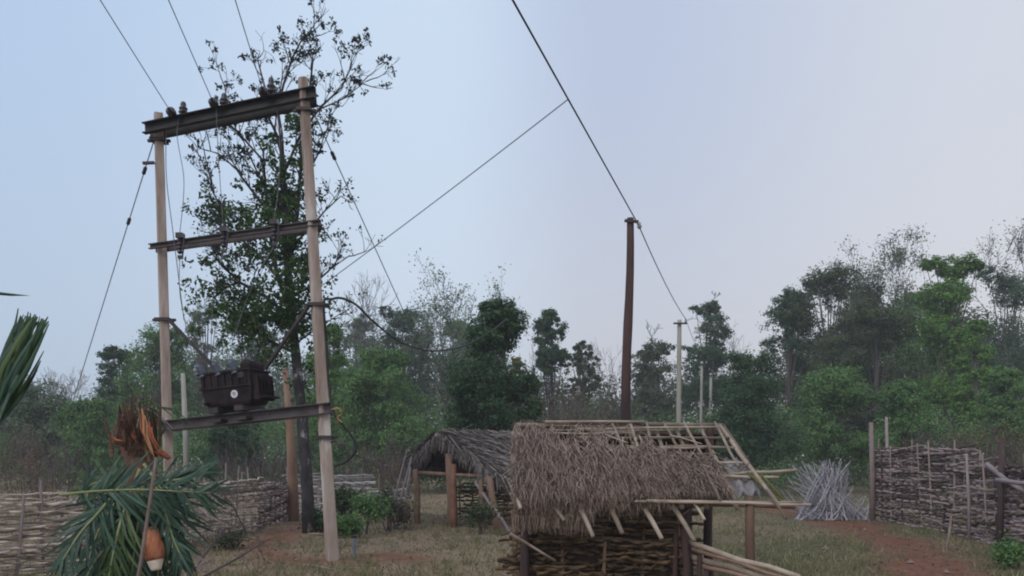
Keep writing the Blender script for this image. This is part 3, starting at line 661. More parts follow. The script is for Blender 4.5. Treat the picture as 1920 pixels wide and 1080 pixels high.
q1 = pale_pole('nearest and tallest of the pale poles behind the shed ridge', 1273, 600, 24.3, 10)
q2 = pale_pole('middle pale pole behind the shed ridge', 1315, 678, 34.5, 6)
q3 = pale_pole('rightmost pale pole behind the shed ridge', 1332, 700, 39.5, 6)
wire('overhead_wire', 'thin wire from the wooden pole to the nearest pale pole', sag_line(hk, q1, .12), .010)
wire('overhead_wire', 'thin wire between nearest and middle pale poles', sag_line(q1, q2, .2), .008)
wire('overhead_wire', 'short far wire between middle and rightmost pale poles', sag_line(q2, q3, .1), .008)
# tap wire from the right concrete pole up to the overhead cable
tap0 = on_right(536)+np.array([.09, 0, 0]); s_ = 0; best = None
for s in np.linspace(2, 9, 141):
    w3 = A+dirn*s; xx = CX+w3[0]*F/w3[1]; yy = HY-(w3[2]-EYE)*F/w3[1]; e = abs((yy-265)-(-.75)*(xx-960))
    if best is None or e < best[0]: best = (e, w3)
wire('overhead_wire', 'straight wire rising right from the concrete pole behind the tree', sag_line(tap0, best[1], .02), .0065)
# guy wires to ground anchors
gl0 = on_left(262)+np.array([-.08, 0, 0]); gl1 = G(70, 22.5)
def guy(label, a, b, knots):
    t = thing('guy_wire', label, 'guy wire', b); mb = MB(); mb.tube([a+(b-a)*s for s in np.linspace(0, 1, 8)], .009, 5); mb.build('cable', WIRE, t)
    for s in knots:
        c = a+(b-a)*s; m = MB(); d = nrm(b-a); m.lathe([(.012, -.09), (.03, -.07), (.034, -.02), (.022, 0), (.034, .02), (.03, .07), (.012, .09)], c, d, 8); m.build('strain_insulator', PORC, t)
    m = MB(); m.tube([b-np.array([0, 0, .15]), b+nrm(a-b)*.5], .016, 6); m.build('anchor_rod', IRON, t)
guy('guy wire slanting down left from the left concrete pole', gl0, gl1, (.05, .14))
guy('guy wire slanting down right from the right concrete pole', on_right(206)+np.array([.12, 0, 0]), G(925, 25), (.06,))
m = MB(); m.bar(P(268, 306, YL-.1), P(289, 305, YL-.1), .05, .04); m.build('guy_bracket', IRON, frame)
wire('jumper_wire', 'thin wire hanging from top beam to the left fuse', smooth_path([TB(.225, .25), P(332, 250, 12.8), P(345, 340, 12.8), FUSE[0]+np.array([0, 0, .4])], 24), .006, group='jumper wires')
wire('jumper_wire', 'long thin wire hanging close beside the left concrete pole', smooth_path([TB(.12), P(312, 330, 12.9), P(325, 440, 12.9), P(345, 600, 12.9)], 24), .007, group='jumper wires')
wire('jumper_wire', 'short loop wire on the top beam to the middle fuse', smooth_path([TB(.44, .15)+np.array([0, -.1, 0]), P(406, 215, 12.6), P(410, 300, 12.6), FUSE[1]+np.array([0, 0, .4])], 24), .006, group='jumper wires')
wire('jumper_wire', 'thin wire from the right end of top beam to the right fuse', smooth_path([TB(.745, .28), P(522, 230, 12.4), P(524, 330, 12.4), FUSE[2]+np.array([0, 0, .4])], 24), .006, group='jumper wires')
for i, nm in enumerate(('left', 'middle', 'right')):
    a, b = FUSE[i], BUSHT[i]; wire('jumper_wire', f'thin wire from the {nm} fuse down to the transformer', smooth_path([a, (a*.6+b*.4)+np.array([-.03, -.12, 0]), b], 20), .006, group='jumper wires')
cab = [on_right(640)+np.array([.12, -.03, 0]), on_right(572)+np.array([.13, -.1, .02]), P(622, 561, 12.5), P(640, 559, 12.9), P(668, 572, 13.8), P(700, 603, 15), P(745, 638, 16.6), P(790, 655, 18), P(830, 657, 19.2), P(880, 645, 20.6), P(925, 618, 21.8), P(950, 598, 22.8)]
wire('black_cable', 'thick black cable drooping from the right concrete pole to the dark tree', smooth_path(cab, 90), .021, CABLE, 'cable')
wire('black_cable', 'black cable running down the right concrete pole and looping out below the platform', smooth_path([on_right(640)+np.array([.12, -.03, -.02]), on_right(700)+np.array([.12, -.06, 0]), P(620, 745, 12.2), P(628, 778, 12.1), P(650, 805, 12.1), P(666, 830, 12.1), P(664, 850, 12.1), P(648, 866, 12.15), P(630, 873, 12.2)], 60), .018, CABLE, 'cable')
wire('yellow_tie', 'short orange rope knot at the right end of the platform beam', smooth_path([P(622, 768, 12.1), P(634, 765, 12.05), P(640, 776, 12.05), P(632, 783, 12.05), P(641, 792, 12.05)], 20), .010, ORANGE, 'rope')
sw = thing('switch_bracket', 'small grey metal switch bracket low on the right concrete pole', 'bracket', P(630, 834, 12.25)); m = MB(); m.bar(on_right(829)+np.array([.1, -.02, 0]), P(646, 828, 12.25), .05, .03); m.build('arm', STEEL_L, sw); m = MB(); m.box(P(640, 836, 12.25), (.10, .07, .07)); m.build('box', IRON, sw)
pp = thing('earth_pipe', 'short bluish pipe standing in red earth by the right concrete pole', 'pipe', G(664, 12.9)); m = MB(); m.tube([G(664, 12.9, -.1), G(664, 12.9, .32)], .035, 10); m.build('pipe', mat('pipe', (.16, .18, .2), (.24, .26, .27), scale=8), pp); m = MB(); m.tube([G(664, 12.9, .325), G(664, 12.9, .36)], .045, 10); m.build('cap', IRON, pp)
# leaning brown post beside the trunk and the pale post behind the palm
m = MB(); m.tube([G(551, 20.6, -.2), P(549, 900, 20.6), P(544, 800, 20.6), P(535, 692, 20.6)], [.145, .13, .11, .075], 9); o = m.build('wooden_post', WOOD_RED, None, True, loc=G(551, 20.6)); props(o, 'reddish brown wooden post beside the dark tree trunk', 'post')
m = MB(); m.tube([G(351, 34, -.2), P(349, 830, 34), P(343, 700, 34)], [.13, .125, .09], 9); o = m.build('concrete_pole', mat('pale_pole', (0, 0, 0)), None, True, loc=G(351, 34)); props(o, 'pale slender pole behind the left concrete pole', 'pole')

# ---------------------------------------------------------------- woven fences
def rod_mesh(phase, seed, spacing=.21, amp=.052, r=.0195, n=25, sides=5):
    R = np.random.default_rng(seed); s = np.linspace(-.5, .5, n)*1.7; y = amp*np.sin(s*math.pi/spacing+phase); z = np.cumsum(R.normal(size=n))*.006; z -= z.mean()
    mb = MB(); mb.tube(np.column_stack([s, y, z]), r*(1+R.normal(size=n)*.08)*np.linspace(1.15, .7, n), sides)
    me = bpy.data.meshes.new('rod'); me.from_pydata(np.concatenate(mb.v).tolist(), [], mb.f); me.polygons.foreach_set('use_smooth', [True]*len(me.polygons)); return me
def fence(name, label, cat, path, pitch, m, seed, stake_m, thick=1.0, stake_step=.54, stake_over=(.05, .3), cover=1.0, group=None, parent=None, rname='rod', rmax=290, lean=0.0, z0=.02):
    """path = [(X, Y, height)]; horizontal rods woven round upright stakes, every rod and stake its own part"""
    R = np.random.default_rng(seed); path = np.array(path, float); t = parent or thing(name, label, cat, (*path[0][:2], 0), group)
    base = np.array(t.location)
    meshes = [rod_mesh(ph, seed*10+i) for i, ph in enumerate((0, math.pi, .15, math.pi+.15, -.2, math.pi-.2))]
    for me in meshes: me.materials.append(m)
    seg = np.linalg.norm(np.diff(path[:, :2], axis=0), axis=1); cum = np.concatenate([[0], np.cumsum(seg)]); Lt = cum[-1]
    def at(s):
        s = min(max(s, 0), Lt); i = min(int(np.searchsorted(cum, s, 'right')-1), len(seg)-1); k = (s-cum[i])/seg[i]
        p = path[i]+(path[i+1]-path[i])*k; d = path[i+1][:2]-path[i][:2]; return p, math.atan2(d[1], d[0])
    hm = path[:, 2].max(); rows = int(hm/pitch); step = 1.45; cnt = 0
    per = max(int(math.ceil(Lt/step)), 1); step = Lt/per
    for r in range(rows):
        z = z0+r*pitch
        for c in range(per):
            s = (c+.5)*step+R.uniform(-.2, .2); p, a = at(s)
            if z > p[2]*R.uniform(.94, 1.04) or R.random() > cover or cnt >= rmax: continue
            o = bpy.data.objects.new(rname, meshes[(r % 2)+2*int(R.integers(0, 3))]); C.objects.link(o); o.parent = t; cnt += 1
            ph = lean*z
            o.location = [float(v) for v in (p[0]-base[0]-math.sin(a)*ph+R.normal()*.008, p[1]-base[1]+math.cos(a)*ph+R.normal()*.008, z-base[2]+R.normal()*pitch*.22)]
            o.rotation_euler = (float(R.uniform(-3, 3)), float(R.normal()*.028), a+float(R.normal()*.015)+(0 if R.random() < .5 else math.pi))
            o.rotation_euler[0] = float(R.normal()*.15)
            sc = step/1.7*R.uniform(1.05, 1.3); o.scale = (sc, 1, thick*R.uniform(.75, 1.25))
    sm = MB(); sm.tube([[0, 0, -.15], [.004, .003, .5], [0, 0, 1]], [.03, .027, .02], 6); sme = bpy.data.meshes.new('stake'); sme.from_pydata(np.concatenate(sm.v).tolist(), [], sm.f); sme.materials.append(stake_m)
    ns = int(Lt/stake_step)
    for i in range(ns+1):
        s = i*stake_step; p, a = at(s); h = p[2]+R.uniform(*stake_over)
        o = bpy.data.objects.new('stake', sme); C.objects.link(o); o.parent = t
        o.location = [float(v) for v in (p[0]-base[0], p[1]-base[1], -base[2])]; o.rotation_euler = (float(R.normal()*.05), float(R.normal()*.05), float(R.random()*6)); o.scale = (.8, .8, float(h))
    return t
def gp(x, Y, h): g = G(x, Y); return (g[0], g[1], h)
fence('woven_fence', 'low tan woven stick fence running from the left edge back past the broken palm', 'fence', [gp(-90, 10.2, 1.08), gp(70, 10.9, 1.10), gp(230, 12.6, 1.08), gp(330, 15.0, 1.14), gp(440, 16.6, 1.17), gp(484, 17.6, 1.14)], .038, ROD_TAN, 21, TWIG_PALE, thick=.85, stake_over=(.02, .42), stake_step=.36)
fence('woven_fence', 'darker end of woven fence turning away beside the reddish post', 'fence', [gp(486, 17.75, 1.12), gp(520, 19.6, 1.05), gp(545, 21.8, .92)], .05, ROD_PURPLE, 22, TWIG, stake_over=(.0, .1))
fence('woven_fence', 'pale grey brushwood fence sloping down between pole and gable shed', 'fence', [gp(545, 22.6, 1.25), gp(640, 22.4, 1.22), gp(700, 22.0, 1.0), gp(765, 21.4, .45)], .055, WOOD_GREY, 23, TWIG_PALE, stake_over=(.0, .35), thick=1.2)
fence('woven_fence', 'tall dark weathered woven stockade on the right', 'fence', [gp(1638, 20.9, 1.95), gp(1730, 18.2, 1.85), gp(1832, 15.6, 1.75)], .047, ROD_PURPLE, 24, ROD_PURPLE, stake_over=(.0, .25), thick=1.15)
fence('woven_fence', 'ragged nearer end of the woven stockade at the right edge', 'fence', [gp(1836, 15.4, 1.62), gp(1900, 13.6, 1.48), gp(1990, 12.0, 1.38)], .045, ROD_PURPLE, 25, ROD_PURPLE, stake_over=(.0, .45), thick=1.2, cover=.95)
def post(label, x, y0, Y, r, m, lean=0, name='fence_post'):
    mb = MB(); a = G(x, Y, -.2); b = P(x+lean, y0, Y); mb.tube([a, (a+b)/2+np.array([.015, 0, 0]), b], [r, r*.92, r*.7], 8); o = mb.build(name, m, None, True, loc=G(x, Y)); props(o, label, 'post', 'posts along the stockade')
post('tall dark post at the left end of the stockade', 1636, 792, 20.6, .075, ROD_PURPLE, -3)
post('second thin post standing above the stockade left end', 1664, 782, 20.2, .05, TWIG_PALE, -2)
post('short pale post where the stockade drops in height', 1818, 850, 15.5, .032, TWIG_PALE, -6)
post('thin pale stick leaning against the foot of the stockade', 1770, 965, 13.9, .025, WOOD_PALE, 14)
post('dark crooked post rising from the collapsed stockade end', 1872, 825, 13.8, .06, ROD_PURPLE, 6)
def loose_logs():
    R = np.random.default_rng(77)
    for i, (x0, y0, Y0, x1, y1, Y1, r, lb) in enumerate([(1835, 917, 14.6, 1872, 917, 14.2, .03, 'pale short rail lying across the collapsed fence end'), (1850, 870, 14.2, 1925, 925, 13.0, .045, 'grey branch slanting down over the collapsed fence end'), (1868, 900, 13.4, 1960, 905, 12.4, .04, 'level grey log at the right edge above the woven rods')]):
        mb = MB(); a, b = P(x0, y0, Y0), P(x1, y1, Y1); mb.tube([a, (a+b)/2+np.array([0, 0, -.03]), b], [r, r*.95, r*.8], 7); o = mb.build('loose_branch', WOOD_PALE if i == 0 else TWIG_PALE, None, True, loc=a); props(o, lb, 'branch', 'loose branches on the stockade')
loose_logs()
def stick_heap():
    R = np.random.default_rng(31); Y = 21.5; base = G(1550, Y); t = thing('stick_heap', 'waisted heap of silver grey sticks stacked upright beside the red path', 'stick heap', base)
    sil = mat('stick_silver', (.17, .16, .18), (.40, .38, .41), scale=5, island=.7); mes = []
    for v in range(5):
        sm = MB(); bz = np.linspace(0, 1, 7); cv = R.normal()*.05; sm.tube(np.column_stack([cv*np.sin(bz*3.14)+R.normal(size=7)*.008, R.normal(size=7)*.008+.03*np.sin(bz*6), bz]), np.linspace(.017, .007, 7), 5); me = bpy.data.meshes.new('stick'); me.from_pydata(np.concatenate(sm.v).tolist(), [], sm.f); me.materials.append(sil); mes.append(me)
    for i in range(290):
        k = i % 3
        if k == 0: foot = np.array([R.uniform(-.25, .92), R.uniform(-.65, -.1), 0]); head = np.array([R.uniform(-1.0, .1), R.uniform(-.1, .4), R.uniform(.7, 1.6)])
        elif k == 1: foot = np.array([R.uniform(-1.05, .1), R.uniform(-.75, -.2), 0]); head = np.array([R.uniform(-.1, .7), R.uniform(-.2, .3), R.uniform(.6, 1.6)])
        else: a = R.uniform(-1, 1); foot = np.array([a*.8, R.uniform(-.8, -.3), .0]); head = foot+np.array([R.normal()*.6-.2*a, R.uniform(.1, .4), R.uniform(.15, .9)])
        d = head-foot; L = np.linalg.norm(d)
        o = bpy.data.objects.new('stick', mes[int(R.integers(0, 5))]); C.objects.link(o); o.parent = t; o.location = [float(v) for v in foot]
        o.rotation_mode = 'QUATERNION'; o.rotation_quaternion = Vector(d).to_track_quat('Z', 'Y') @ Quaternion((0, 0, 1), float(R.random()*6.28)); o.scale = (1, 1, float(L))
stick_heap()

# ---------------------------------------------------------------- thatched sheds
def straw(name, A, B, Cc, D, n, m, parent, base, R, length=(.35, .8), lift=.09, w=.012, sl=(0, 1), tl=(0, 1), messy=.22, hang=0, keep=None, hlen=(.1, .42), ov=None, xmin=None):
    """straws laid down the slope A-B (ridge) to Cc-D (eave)"""
    s = R.uniform(*sl, n); t = R.uniform(*tl, n)
    if keep is not None: k = keep(s, t); s, t = s[k], t[k]; n = len(s)
    top = A+(B-A)*s[:, None]; bot = Cc+(D-Cc)*s[:, None]; p = top+(bot-top)*t[:, None]
    d = bot-top; d /= np.linalg.norm(d, axis=1)[:, None]; nn = np.cross(B-A, (Cc-A)); nn = nrm(nn); nn = nn if nn[2] > 0 else -nn
    p = p+nn*(R.random(n)*lift)[:, None]
    d = d+R.normal(size=(n, 3))*np.asarray(messy); d /= np.linalg.norm(d, axis=1)[:, None]
    L = R.uniform(*length, n)[:, None]
    if ov is not None: L = np.minimum(L, (np.linalg.norm(bot-p, axis=1)+R.uniform(0, ov, n)*np.clip(1.5-2*s, .45, 1.4))[:, None])
    e = p+d*L
    if xmin is not None: e[:, 0] = np.maximum(e[:, 0], xmin+R.uniform(0, .05, n)); p[:, 0] = np.maximum(p[:, 0], xmin)
    over = np.clip(t+L[:, 0]/np.linalg.norm(bot-top, axis=1)-1, 0, 1)
    mid = p+d*L*.5+nn*(R.random(n)*.03)[:, None]; e[:, 2] -= over*L[:, 0]*.35
    sd = np.cross(d, nn+R.normal(size=(n, 3))*.5); sd /= (np.linalg.norm(sd, axis=1)[:, None]+1e-9); sd *= w*R.uniform(.6, 1.4, n)[:, None]
    q1 = np.stack([p-sd, p+sd, mid+sd, mid-sd], 1); q2 = np.stack([mid-sd, mid+sd, e+sd*.3, e-sd*.3], 1)
    V = np.stack([q1, q2], 1).reshape(-1, 4, 3); Q = [V]
    if hang:
        s = R.uniform(*sl, hang); b0 = Cc+(D-Cc)*s[:, None]+R.normal(size=(hang, 3))*np.array([.04, .05, .03]); L = (R.random(hang)**2*hlen[1]+hlen[0])*np.clip(1.25-s*1.3, .25, 1)
        e = b0+np.column_stack([R.normal(size=hang)*.05, R.normal(size=hang)*.05, -L]); sd = np.column_stack([np.full(hang, w), R.normal(size=hang)*w*.5, np.zeros(hang)])
        b0[:, 0] = np.maximum(b0[:, 0], min(Cc[0], D[0]))
        Q.append(np.stack([b0-sd, b0+sd, e+sd*.3, e-sd*.3], 1))
    o = quads_mesh(name, np.concatenate(Q), m, parent, base); o['kind'] = 'stuff'; return o
def slab(name, A, B, Cc, D, th, m, parent, R, nu=14, nv=7, rough=.035, holes=None):
    """uneven thatch layer with real thickness"""
    nn = nrm(np.cross(B-A, Cc-A)); nn = nn if nn[2] > 0 else -nn; mb = MB(); top = []; bt = []
    for j in range(nv+1):
        for i in range(nu+1):
            s, t = i/nu, j/nv; p = (A+(B-A)*s)*(1-t)+(Cc+(D-Cc)*s)*t; k = R.normal()*rough
            top.append(p+nn*(th+k)); bt.append(p+nn*.0)
    nw = nu+1; f = []; off = len(top)
    for j in range(nv):
        for i in range(nu):
            if holes and holes((i+.5)/nu, (j+.5)/nv): continue
            a = j*nw+i; f += [(a, a+nw, a+nw+1, a+1), (off+a, off+a+1, off+a+nw+1, off+a+nw)]
            for (p, q, di, dj) in ((a, a+1, 0, -1), (a+nw+1, a+nw, 0, 1), (a+nw, a, -1, 0), (a+1, a+nw+1, 1, 0)):
                i2, j2 = i+di, j+dj
                if not (0 <= i2 < nu and 0 <= j2 < nv) or (holes and holes((i2+.5)/nu, (j2+.5)/nv)): f.append((p, q, off+q, off+p))
    mb.add(top+bt, f); return mb.build(name, m, parent)
def log(mb, a, b, r, sides=7, R=None, k=4):
    a = np.asarray(a, float); b = np.asarray(b, float); pts = [a+(b-a)*s for s in np.linspace(0, 1, k)]
    if R is not None: pts = [p+(R.normal(size=3)*r*.35 if 0 < i < k-1 else 0) for i, p in enumerate(pts)]
    mb.tube(pts, np.linspace(r*1.05, r*.85, k), sides)

def gable_shed():
    R = np.random.default_rng(41)
    apex = P(826, 815, 19.5); th = math.radians(45); d = np.array([math.cos(th), math.sin(th), 0]); q = np.array([math.sin(th), -math.cos(th), 0])
    Lr = 3.6; front = apex+q*2.05; front[2] = P(932, 897, front[1])[2]; back = apex-q*1.25; back[2] = 1.34
    t = thing('thatched_shed', 'grey thatched gable shed on crooked posts left of the rafter shed', 'shed', (*(apex+d*1.2)[:2], 0)); base = np.array(t.location)
    A, B, Cf, Df, Cb, Db = apex, apex+d*Lr, front, front+d*Lr, back, back+d*Lr
    slab('thatch_layer', A, B, Cf, Df, .10, THATCH_CORE, t, R); slab('thatch_layer', A, B, Cb, Db, .10, THATCH_CORE, t, R)
    straw('thatch', A-d*.1+[0, 0, .1], B+[0, 0, .1], Cf-d*.1+[0, 0, .1], Df+[0, 0, .1], 7000, THATCH_G, t, base, R, length=(.35, .8), w=.014, hang=900, messy=.2)
    straw('thatch', A-d*.1+[0, 0, .1], B+[0, 0, .1], Cb-d*.1+[0, 0, .1], Db+[0, 0, .1], 3000, THATCH_G, t, base, R, length=(.35, .7), w=.014, hang=400)
    # straw fringe along the gable verges
    for e0, e1, n in ((A, Cf, 420), (A, Cb, 320)):
        s = R.random(n); b0 = e0+(e1-e0)*s[:, None]-d*R.uniform(-.05, .15, n)[:, None]+np.array([0, 0, .06]); L = R.uniform(.1, .42, n); e = b0+np.column_stack([R.normal(size=n)*.05, R.normal(size=n)*.05, -L]); sd = np.outer(np.full(n, .014), q)
        o = quads_mesh('verge_fringe', np.stack([b0-sd, b0+sd, e+sd*.3, e-sd*.3], 1), THATCH_G, t, base); o['kind'] = 'stuff'
    def part(name, a, b, r, m): mb = MB(); log(mb, a, b, r, 7, R); mb.build(name, m, t, True)
    part('ridge_pole', A-d*.15-[0, 0, .02], B+d*.1-[0, 0, .02], .05, WOOD_PALE); part('eave_pole', Cf-d*.1-[0, 0, .06], Df-[0, 0, .06], .045, WOOD_RED); part('eave_pole', Cb-d*.1-[0, 0, .06], Db-[0, 0, .06], .045, WOOD_RED)
    for s in (0.05, 1.2, 2.4, 3.4):
        part('rafter', A+d*s-[0, 0, .07], Cf+d*s-[0, 0, .07], .035, WOOD_RED); part('rafter', A+d*s-[0, 0, .07], Cb+d*s-[0, 0, .07], .035, WOOD_RED)
    def pst(x, Y, y, r, m, dx=0): a = G(x, Y, -.15); b = P(x+dx, y, Y); part('post', a, b, r, m)
    pst(784, 19.9, 880, .085, WOOD_RED, -6); pst(845, 19.2, 850, .10, WOOD_RED, -4); pst(936, 17.9, 893, .085, WOOD_RED, -18); pst(910, 18.3, 900, .07, WOOD_RED, -8)
    g2 = Cb+d*2.8; part('post', (g2[0], g2[1], -.1), g2, .08, WOOD_RED); g2 = Cf+d*3.2; part('post', (g2[0], g2[1], -.1), g2, .08, WOOD_RED); g2 = A+d*3.3; part('post', (g2[0], g2[1], -.1), g2, .08, WOOD_RED)
    part('tie_beam', P(778, 886, 20.0), P(925, 893, 18.2), .05, WOOD_RED)
    part('leaning_prop', G(955, 17.2, .02), P(892, 905, 18.6), .045, TWIG_PALE)
    part('post', G(852, 19.0, -.15), P(850, 870, 19.0), .09, CLAY)
    # dark thatch panel added inside, standing in for the deep gable's shade
    o_ = d*.85; pa, pf, pb = A+o_-[0, 0, .1], A+o_+(Cf-A)*.62-[0, 0, .05], A+o_+(Cb-A)*.8-[0, 0, .05]; zb_ = 1.18; mb = MB(); v = [pa, pf, np.array([pf[0], pf[1], zb_]), np.array([pb[0], pb[1], zb_]), pb]
    mb.add([q_ for q_ in v]+[q_+d*.08 for q_ in v], [(0, 1, 2, 3, 4), (9, 8, 7, 6, 5)]+[(i, i+5, (i+1) % 5+5, (i+1) % 5) for i in range(5)]); mb.build('gable_shade_panel', THATCH_CORE, t)
    # woven back wall
    w0 = apex+q*.1+d*.7; w1 = Df-q*.35-d*.6
    w0 = front-q*.9+d*.45; w1 = front-q*.25+d*3.2
    fence('', '', '', [(w0[0], w0[1], .95), (w1[0], w1[1], .95)], .055, ROD_BROWN, 42, WOOD_RED, parent=t, rname='wall_rod', stake_over=(-.1, .05), thick=1.2)
    w2 = back+d*1.6+q*.15; w3 = back+d*3.4+q*.15
    fence('', '', '', [(w2[0], w2[1], 1.0), (w3[0], w3[1], 1.0)], .06, ROD_BROWN, 43, WOOD_RED, parent=t, rname='wall_rod', stake_over=(-.1, .05), thick=1.2)
gable_shed()
def side_sticks():
    R = np.random.default_rng(91)
    for i, (x0, Y0, x1, y1, Y1, lb) in enumerate([(738, 19.5, 772, 858, 19.9, 'long stick leaning on the left post of the gable shed'), (728, 19.7, 764, 842, 20.3, 'second stick leaning beside the gable shed'), (750, 19.2, 770, 876, 19.8, 'short stick leaning low against the gable shed')]):
        mb = MB(); a, b = G(x0, Y0), P(x1, y1, Y1); log(mb, a, b, .028, 6, R); o = mb.build('leaning_stick', TWIG_PALE, None, True, loc=a); props(o, lb, 'stick', 'sticks leaning on the gable shed')
side_sticks()

def rafter_shed():
    R = np.random.default_rng(51)
    t = thing('rafter_shed', 'half stripped thatched shed with bare rafters and battens in the centre foreground', 'shed', (1.25, 8.8, 0)); base = np.array(t.location)
    A = np.array([.03, 9.3, P(0, 797, 9.3)[2]]); B = np.array([P(1352, 797, 9.3)[0], 9.3, A[2]])
    Ef = np.array([.03, 7.95, P(0, 942, 7.95)[2]]); Ff = np.array([P(1432, 946, 7.95)[0], 7.95, P(0, 946, 7.95)[2]])
    Eb = np.array([.03, 10.7, Ef[2]]); Fb = np.array([B[0]+.1, 10.7, Ef[2]])
    def part(name, a, b, r, m, k=4): mb = MB(); log(mb, a, b, r, 7, R, k); return mb.build(name, m, t, True)
    edge = lambda s: np.interp(s, (0, .05, .22, .48, .73, .93), (.05, .10, .30, .38, .47, .58))+.05*np.sin(np.asarray(s)*27+1)+.035*np.sin(np.asarray(s)*61)
    hole = lambda s, tt: tt < edge(s)+.03 or s > .86 or (.30 < tt < .48 and .25 < s < .36) or (.55 < tt < .7 and .62 < s < .74)
    slab('thatch_layer', A, B, Ef, Ff, .05, THATCH_CORE, t, R, 28, 14, .02, hole)
    slab('thatch_layer', A, B, Eb, Fb, .06, THATCH_CORE, t, R, 20, 8, .02, lambda s, tt: tt < .13 and s > .45)
    up = np.array([0, 0, .055])
    straw('thatch', A+up, B+up, Ef+up, Ff+up, 23000, THATCH_B, t, base, R, length=(.18, .62), w=.0024, sl=(0.0, .64), tl=(.04, .96), messy=(.22, .2, .12), hang=1400, lift=.05, keep=lambda s, t: (t > edge(s)+R.normal(size=len(s))*.05) & (R.random(len(s)) < .10+.95*np.clip(.55+.55*np.sin(s*19+t*5)*np.sin(t*8+s*7)+.35*np.sin(s*53+t*3), 0, 1)), hlen=(.03, .30), ov=.16, xmin=.0)
    straw('thatch', A+up, B+up, Ef+up, Ff+up, 9000, THATCH_B, t, base, R, length=(.12, .40), w=.0025, sl=(.5, .88), tl=(.2, .96), messy=(.5, .4, .18), hang=0, lift=.05, keep=lambda s, t: (t > edge(s)+R.normal(size=len(s))*.05) & (R.random(len(s)) < .15+.9*np.clip(.5+.6*np.sin(s*29+t*6)*np.sin(t*10), 0, 1)), ov=.10)
    straw('thatch', A+up, B+up, Ef+up, Ff+up, 330, THATCH_B, t, base, R, length=(.10, .32), w=.0025, sl=(0, .62), tl=(.04, .3), messy=(.5, .3, .08), lift=.03, xmin=.0)
    straw('eave_fringe', Ef+up*.2, Ff+up*.2, Ef+up*.2-[0, 0, .1], Ff+up*.2-[0, 0, .1], 1500, THATCH_B, t, base, R, length=(.05, .2), w=.0032, xmin=.0, sl=(0, .30), messy=(.22, .12, .05), lift=.02)
    ax = nrm(B-A)
    part('ridge_pole', A+ax*.02, B+ax*.02, .028, WOOD_PALE, 6); part('ridge_pole', A+ax*.35+[0, -.05, .035], A+ax*1.5+[0, -.05, .035], .018, WOOD_PALE)
    part('purlin', Ef+[.0, .12, .0], Ff+ax*.35+[0, .12, -.03], .03, WOOD_RED, 6); part('purlin', Ef+ax*1.3+[0, -.05, .02], Ff+ax*.45+[0, -.05, .0], .018, WOOD_PALE, 6)
    part('purlin', Eb, Fb, .03, WOOD_RED)
    for tt, s0, s1, r in ((.05, .0, .62, .012), (.09, .30, .98, .013), (.17, .0, .55, .013), (.27, .0, .40, .012), (.44, .38, .9, .012), (.22, .28, 1.0, .018), (.34, .42, 1.02, .02), (.37, .36, .86, .016), (.55, .80, 1.0, .015), (.72, .84, 1.12, .018), (.12, .05, .75, .014)):
        a = A+(B-A)*s0; b = A+(B-A)*s1; a2 = Ef+(Ff-Ef)*s0; b2 = Ef+(Ff-Ef)*s1
        part('batten', a+(a2-a)*tt+[0, 0, .03], b+(b2-b)*tt+[0, 0, .03+R.normal()*.012], r, WOOD_PALE, 6)
    # rafters with free lower ends
    for s, ov in ((.02, .22), (.085, .25), (.19, .30), (.29, .40), (.40, .36), (.55, .42), (.68, .42), (.78, .22), (.90, .08)):
        a = A+(B-A)*s; b = Ef+(Ff-Ef)*s; d = nrm(b-a); e = b+d*(.08+ov*.35)+np.array([ov*.42, 0, -ov*.55])
        mb = MB(); mb.tube([a-[0, 0, .03], (a+b)/2-[0, 0, .03], b-[.02, 0, .04]], [.022, .024, .026], 7); mb.build('rafter', WOOD_PALE, t, True)
    for x0, y0, x1, y1, r in ((1028, 938, 1058, 976, .020), (966, 930, 976, 953, .018), (1082, 942, 1112, 1006, .023), (1140, 945, 1167, 1000, .025), (1205, 948, 1241, 1010, .024), (1264, 952, 1302, 1014, .024), (1300, 942, 1321, 974, .015), (1334, 905, 1350, 938, .015)):
        a = P(x0, y0, 8.0); e = P(x1, y1, 7.72); d = nrm(a-e); mb = MB(); mb.tube([a+d*.35, a, (a+e)/2+[.006, 0, 0], e], [r*.95, r, r, r*.9], 8); mb.build('rafter_tail', WOOD_PALE, t, True)
    for s in (.1, .35, .6, .85): part('rafter', A+(B-A)*s-[0, 0, .04], Eb+(Fb-Eb)*s-[0, 0, .04], .024, WOOD_RED)
    part('end_rafter', B-[0.02, 0, 0], P(1462, 950, 7.8), .024, WOOD_PALE, 6); part('end_rafter', B+[.03, .02, 0], P(1474, 972, 7.6), .017, WOOD_PALE, 6)
    part('end_batten', P(1365, 890, 8.4), P(1495, 881, 8.3), .017, WOOD_PALE); part('end_batten', P(1402, 886, 8.35), P(1462, 938, 7.9), .012, LEAF_YEL); part('end_batten', P(1418, 880, 8.4), P(1468, 935, 8.0), .012, LEAF_YEL)
    part('cross_stick', P(1405, 868, 8.5), P(1280, 965, 8.0), .010, WOOD_PALE); part('cross_stick', P(1118, 870, 8.7), P(1075, 925, 8.2), .009, WOOD_PALE); part('eave_tie', P(1190, 940, 7.9), P(1505, 942, 7.9), .013, WOOD_PALE)
    for s, sx in ((.47, .05), (.56, .0), (.64, -.04), (.72, .06), (.82, .03), (.90, -.05), (.97, .0)):
        a = A+(B-A)*s; b = Ef+(Ff-Ef)*(s+sx); part('upper_rafter', a+[0, 0, .03], a+(b-a)*R.uniform(.38, .62)+[0, 0, .045], .017, WOOD_PALE)
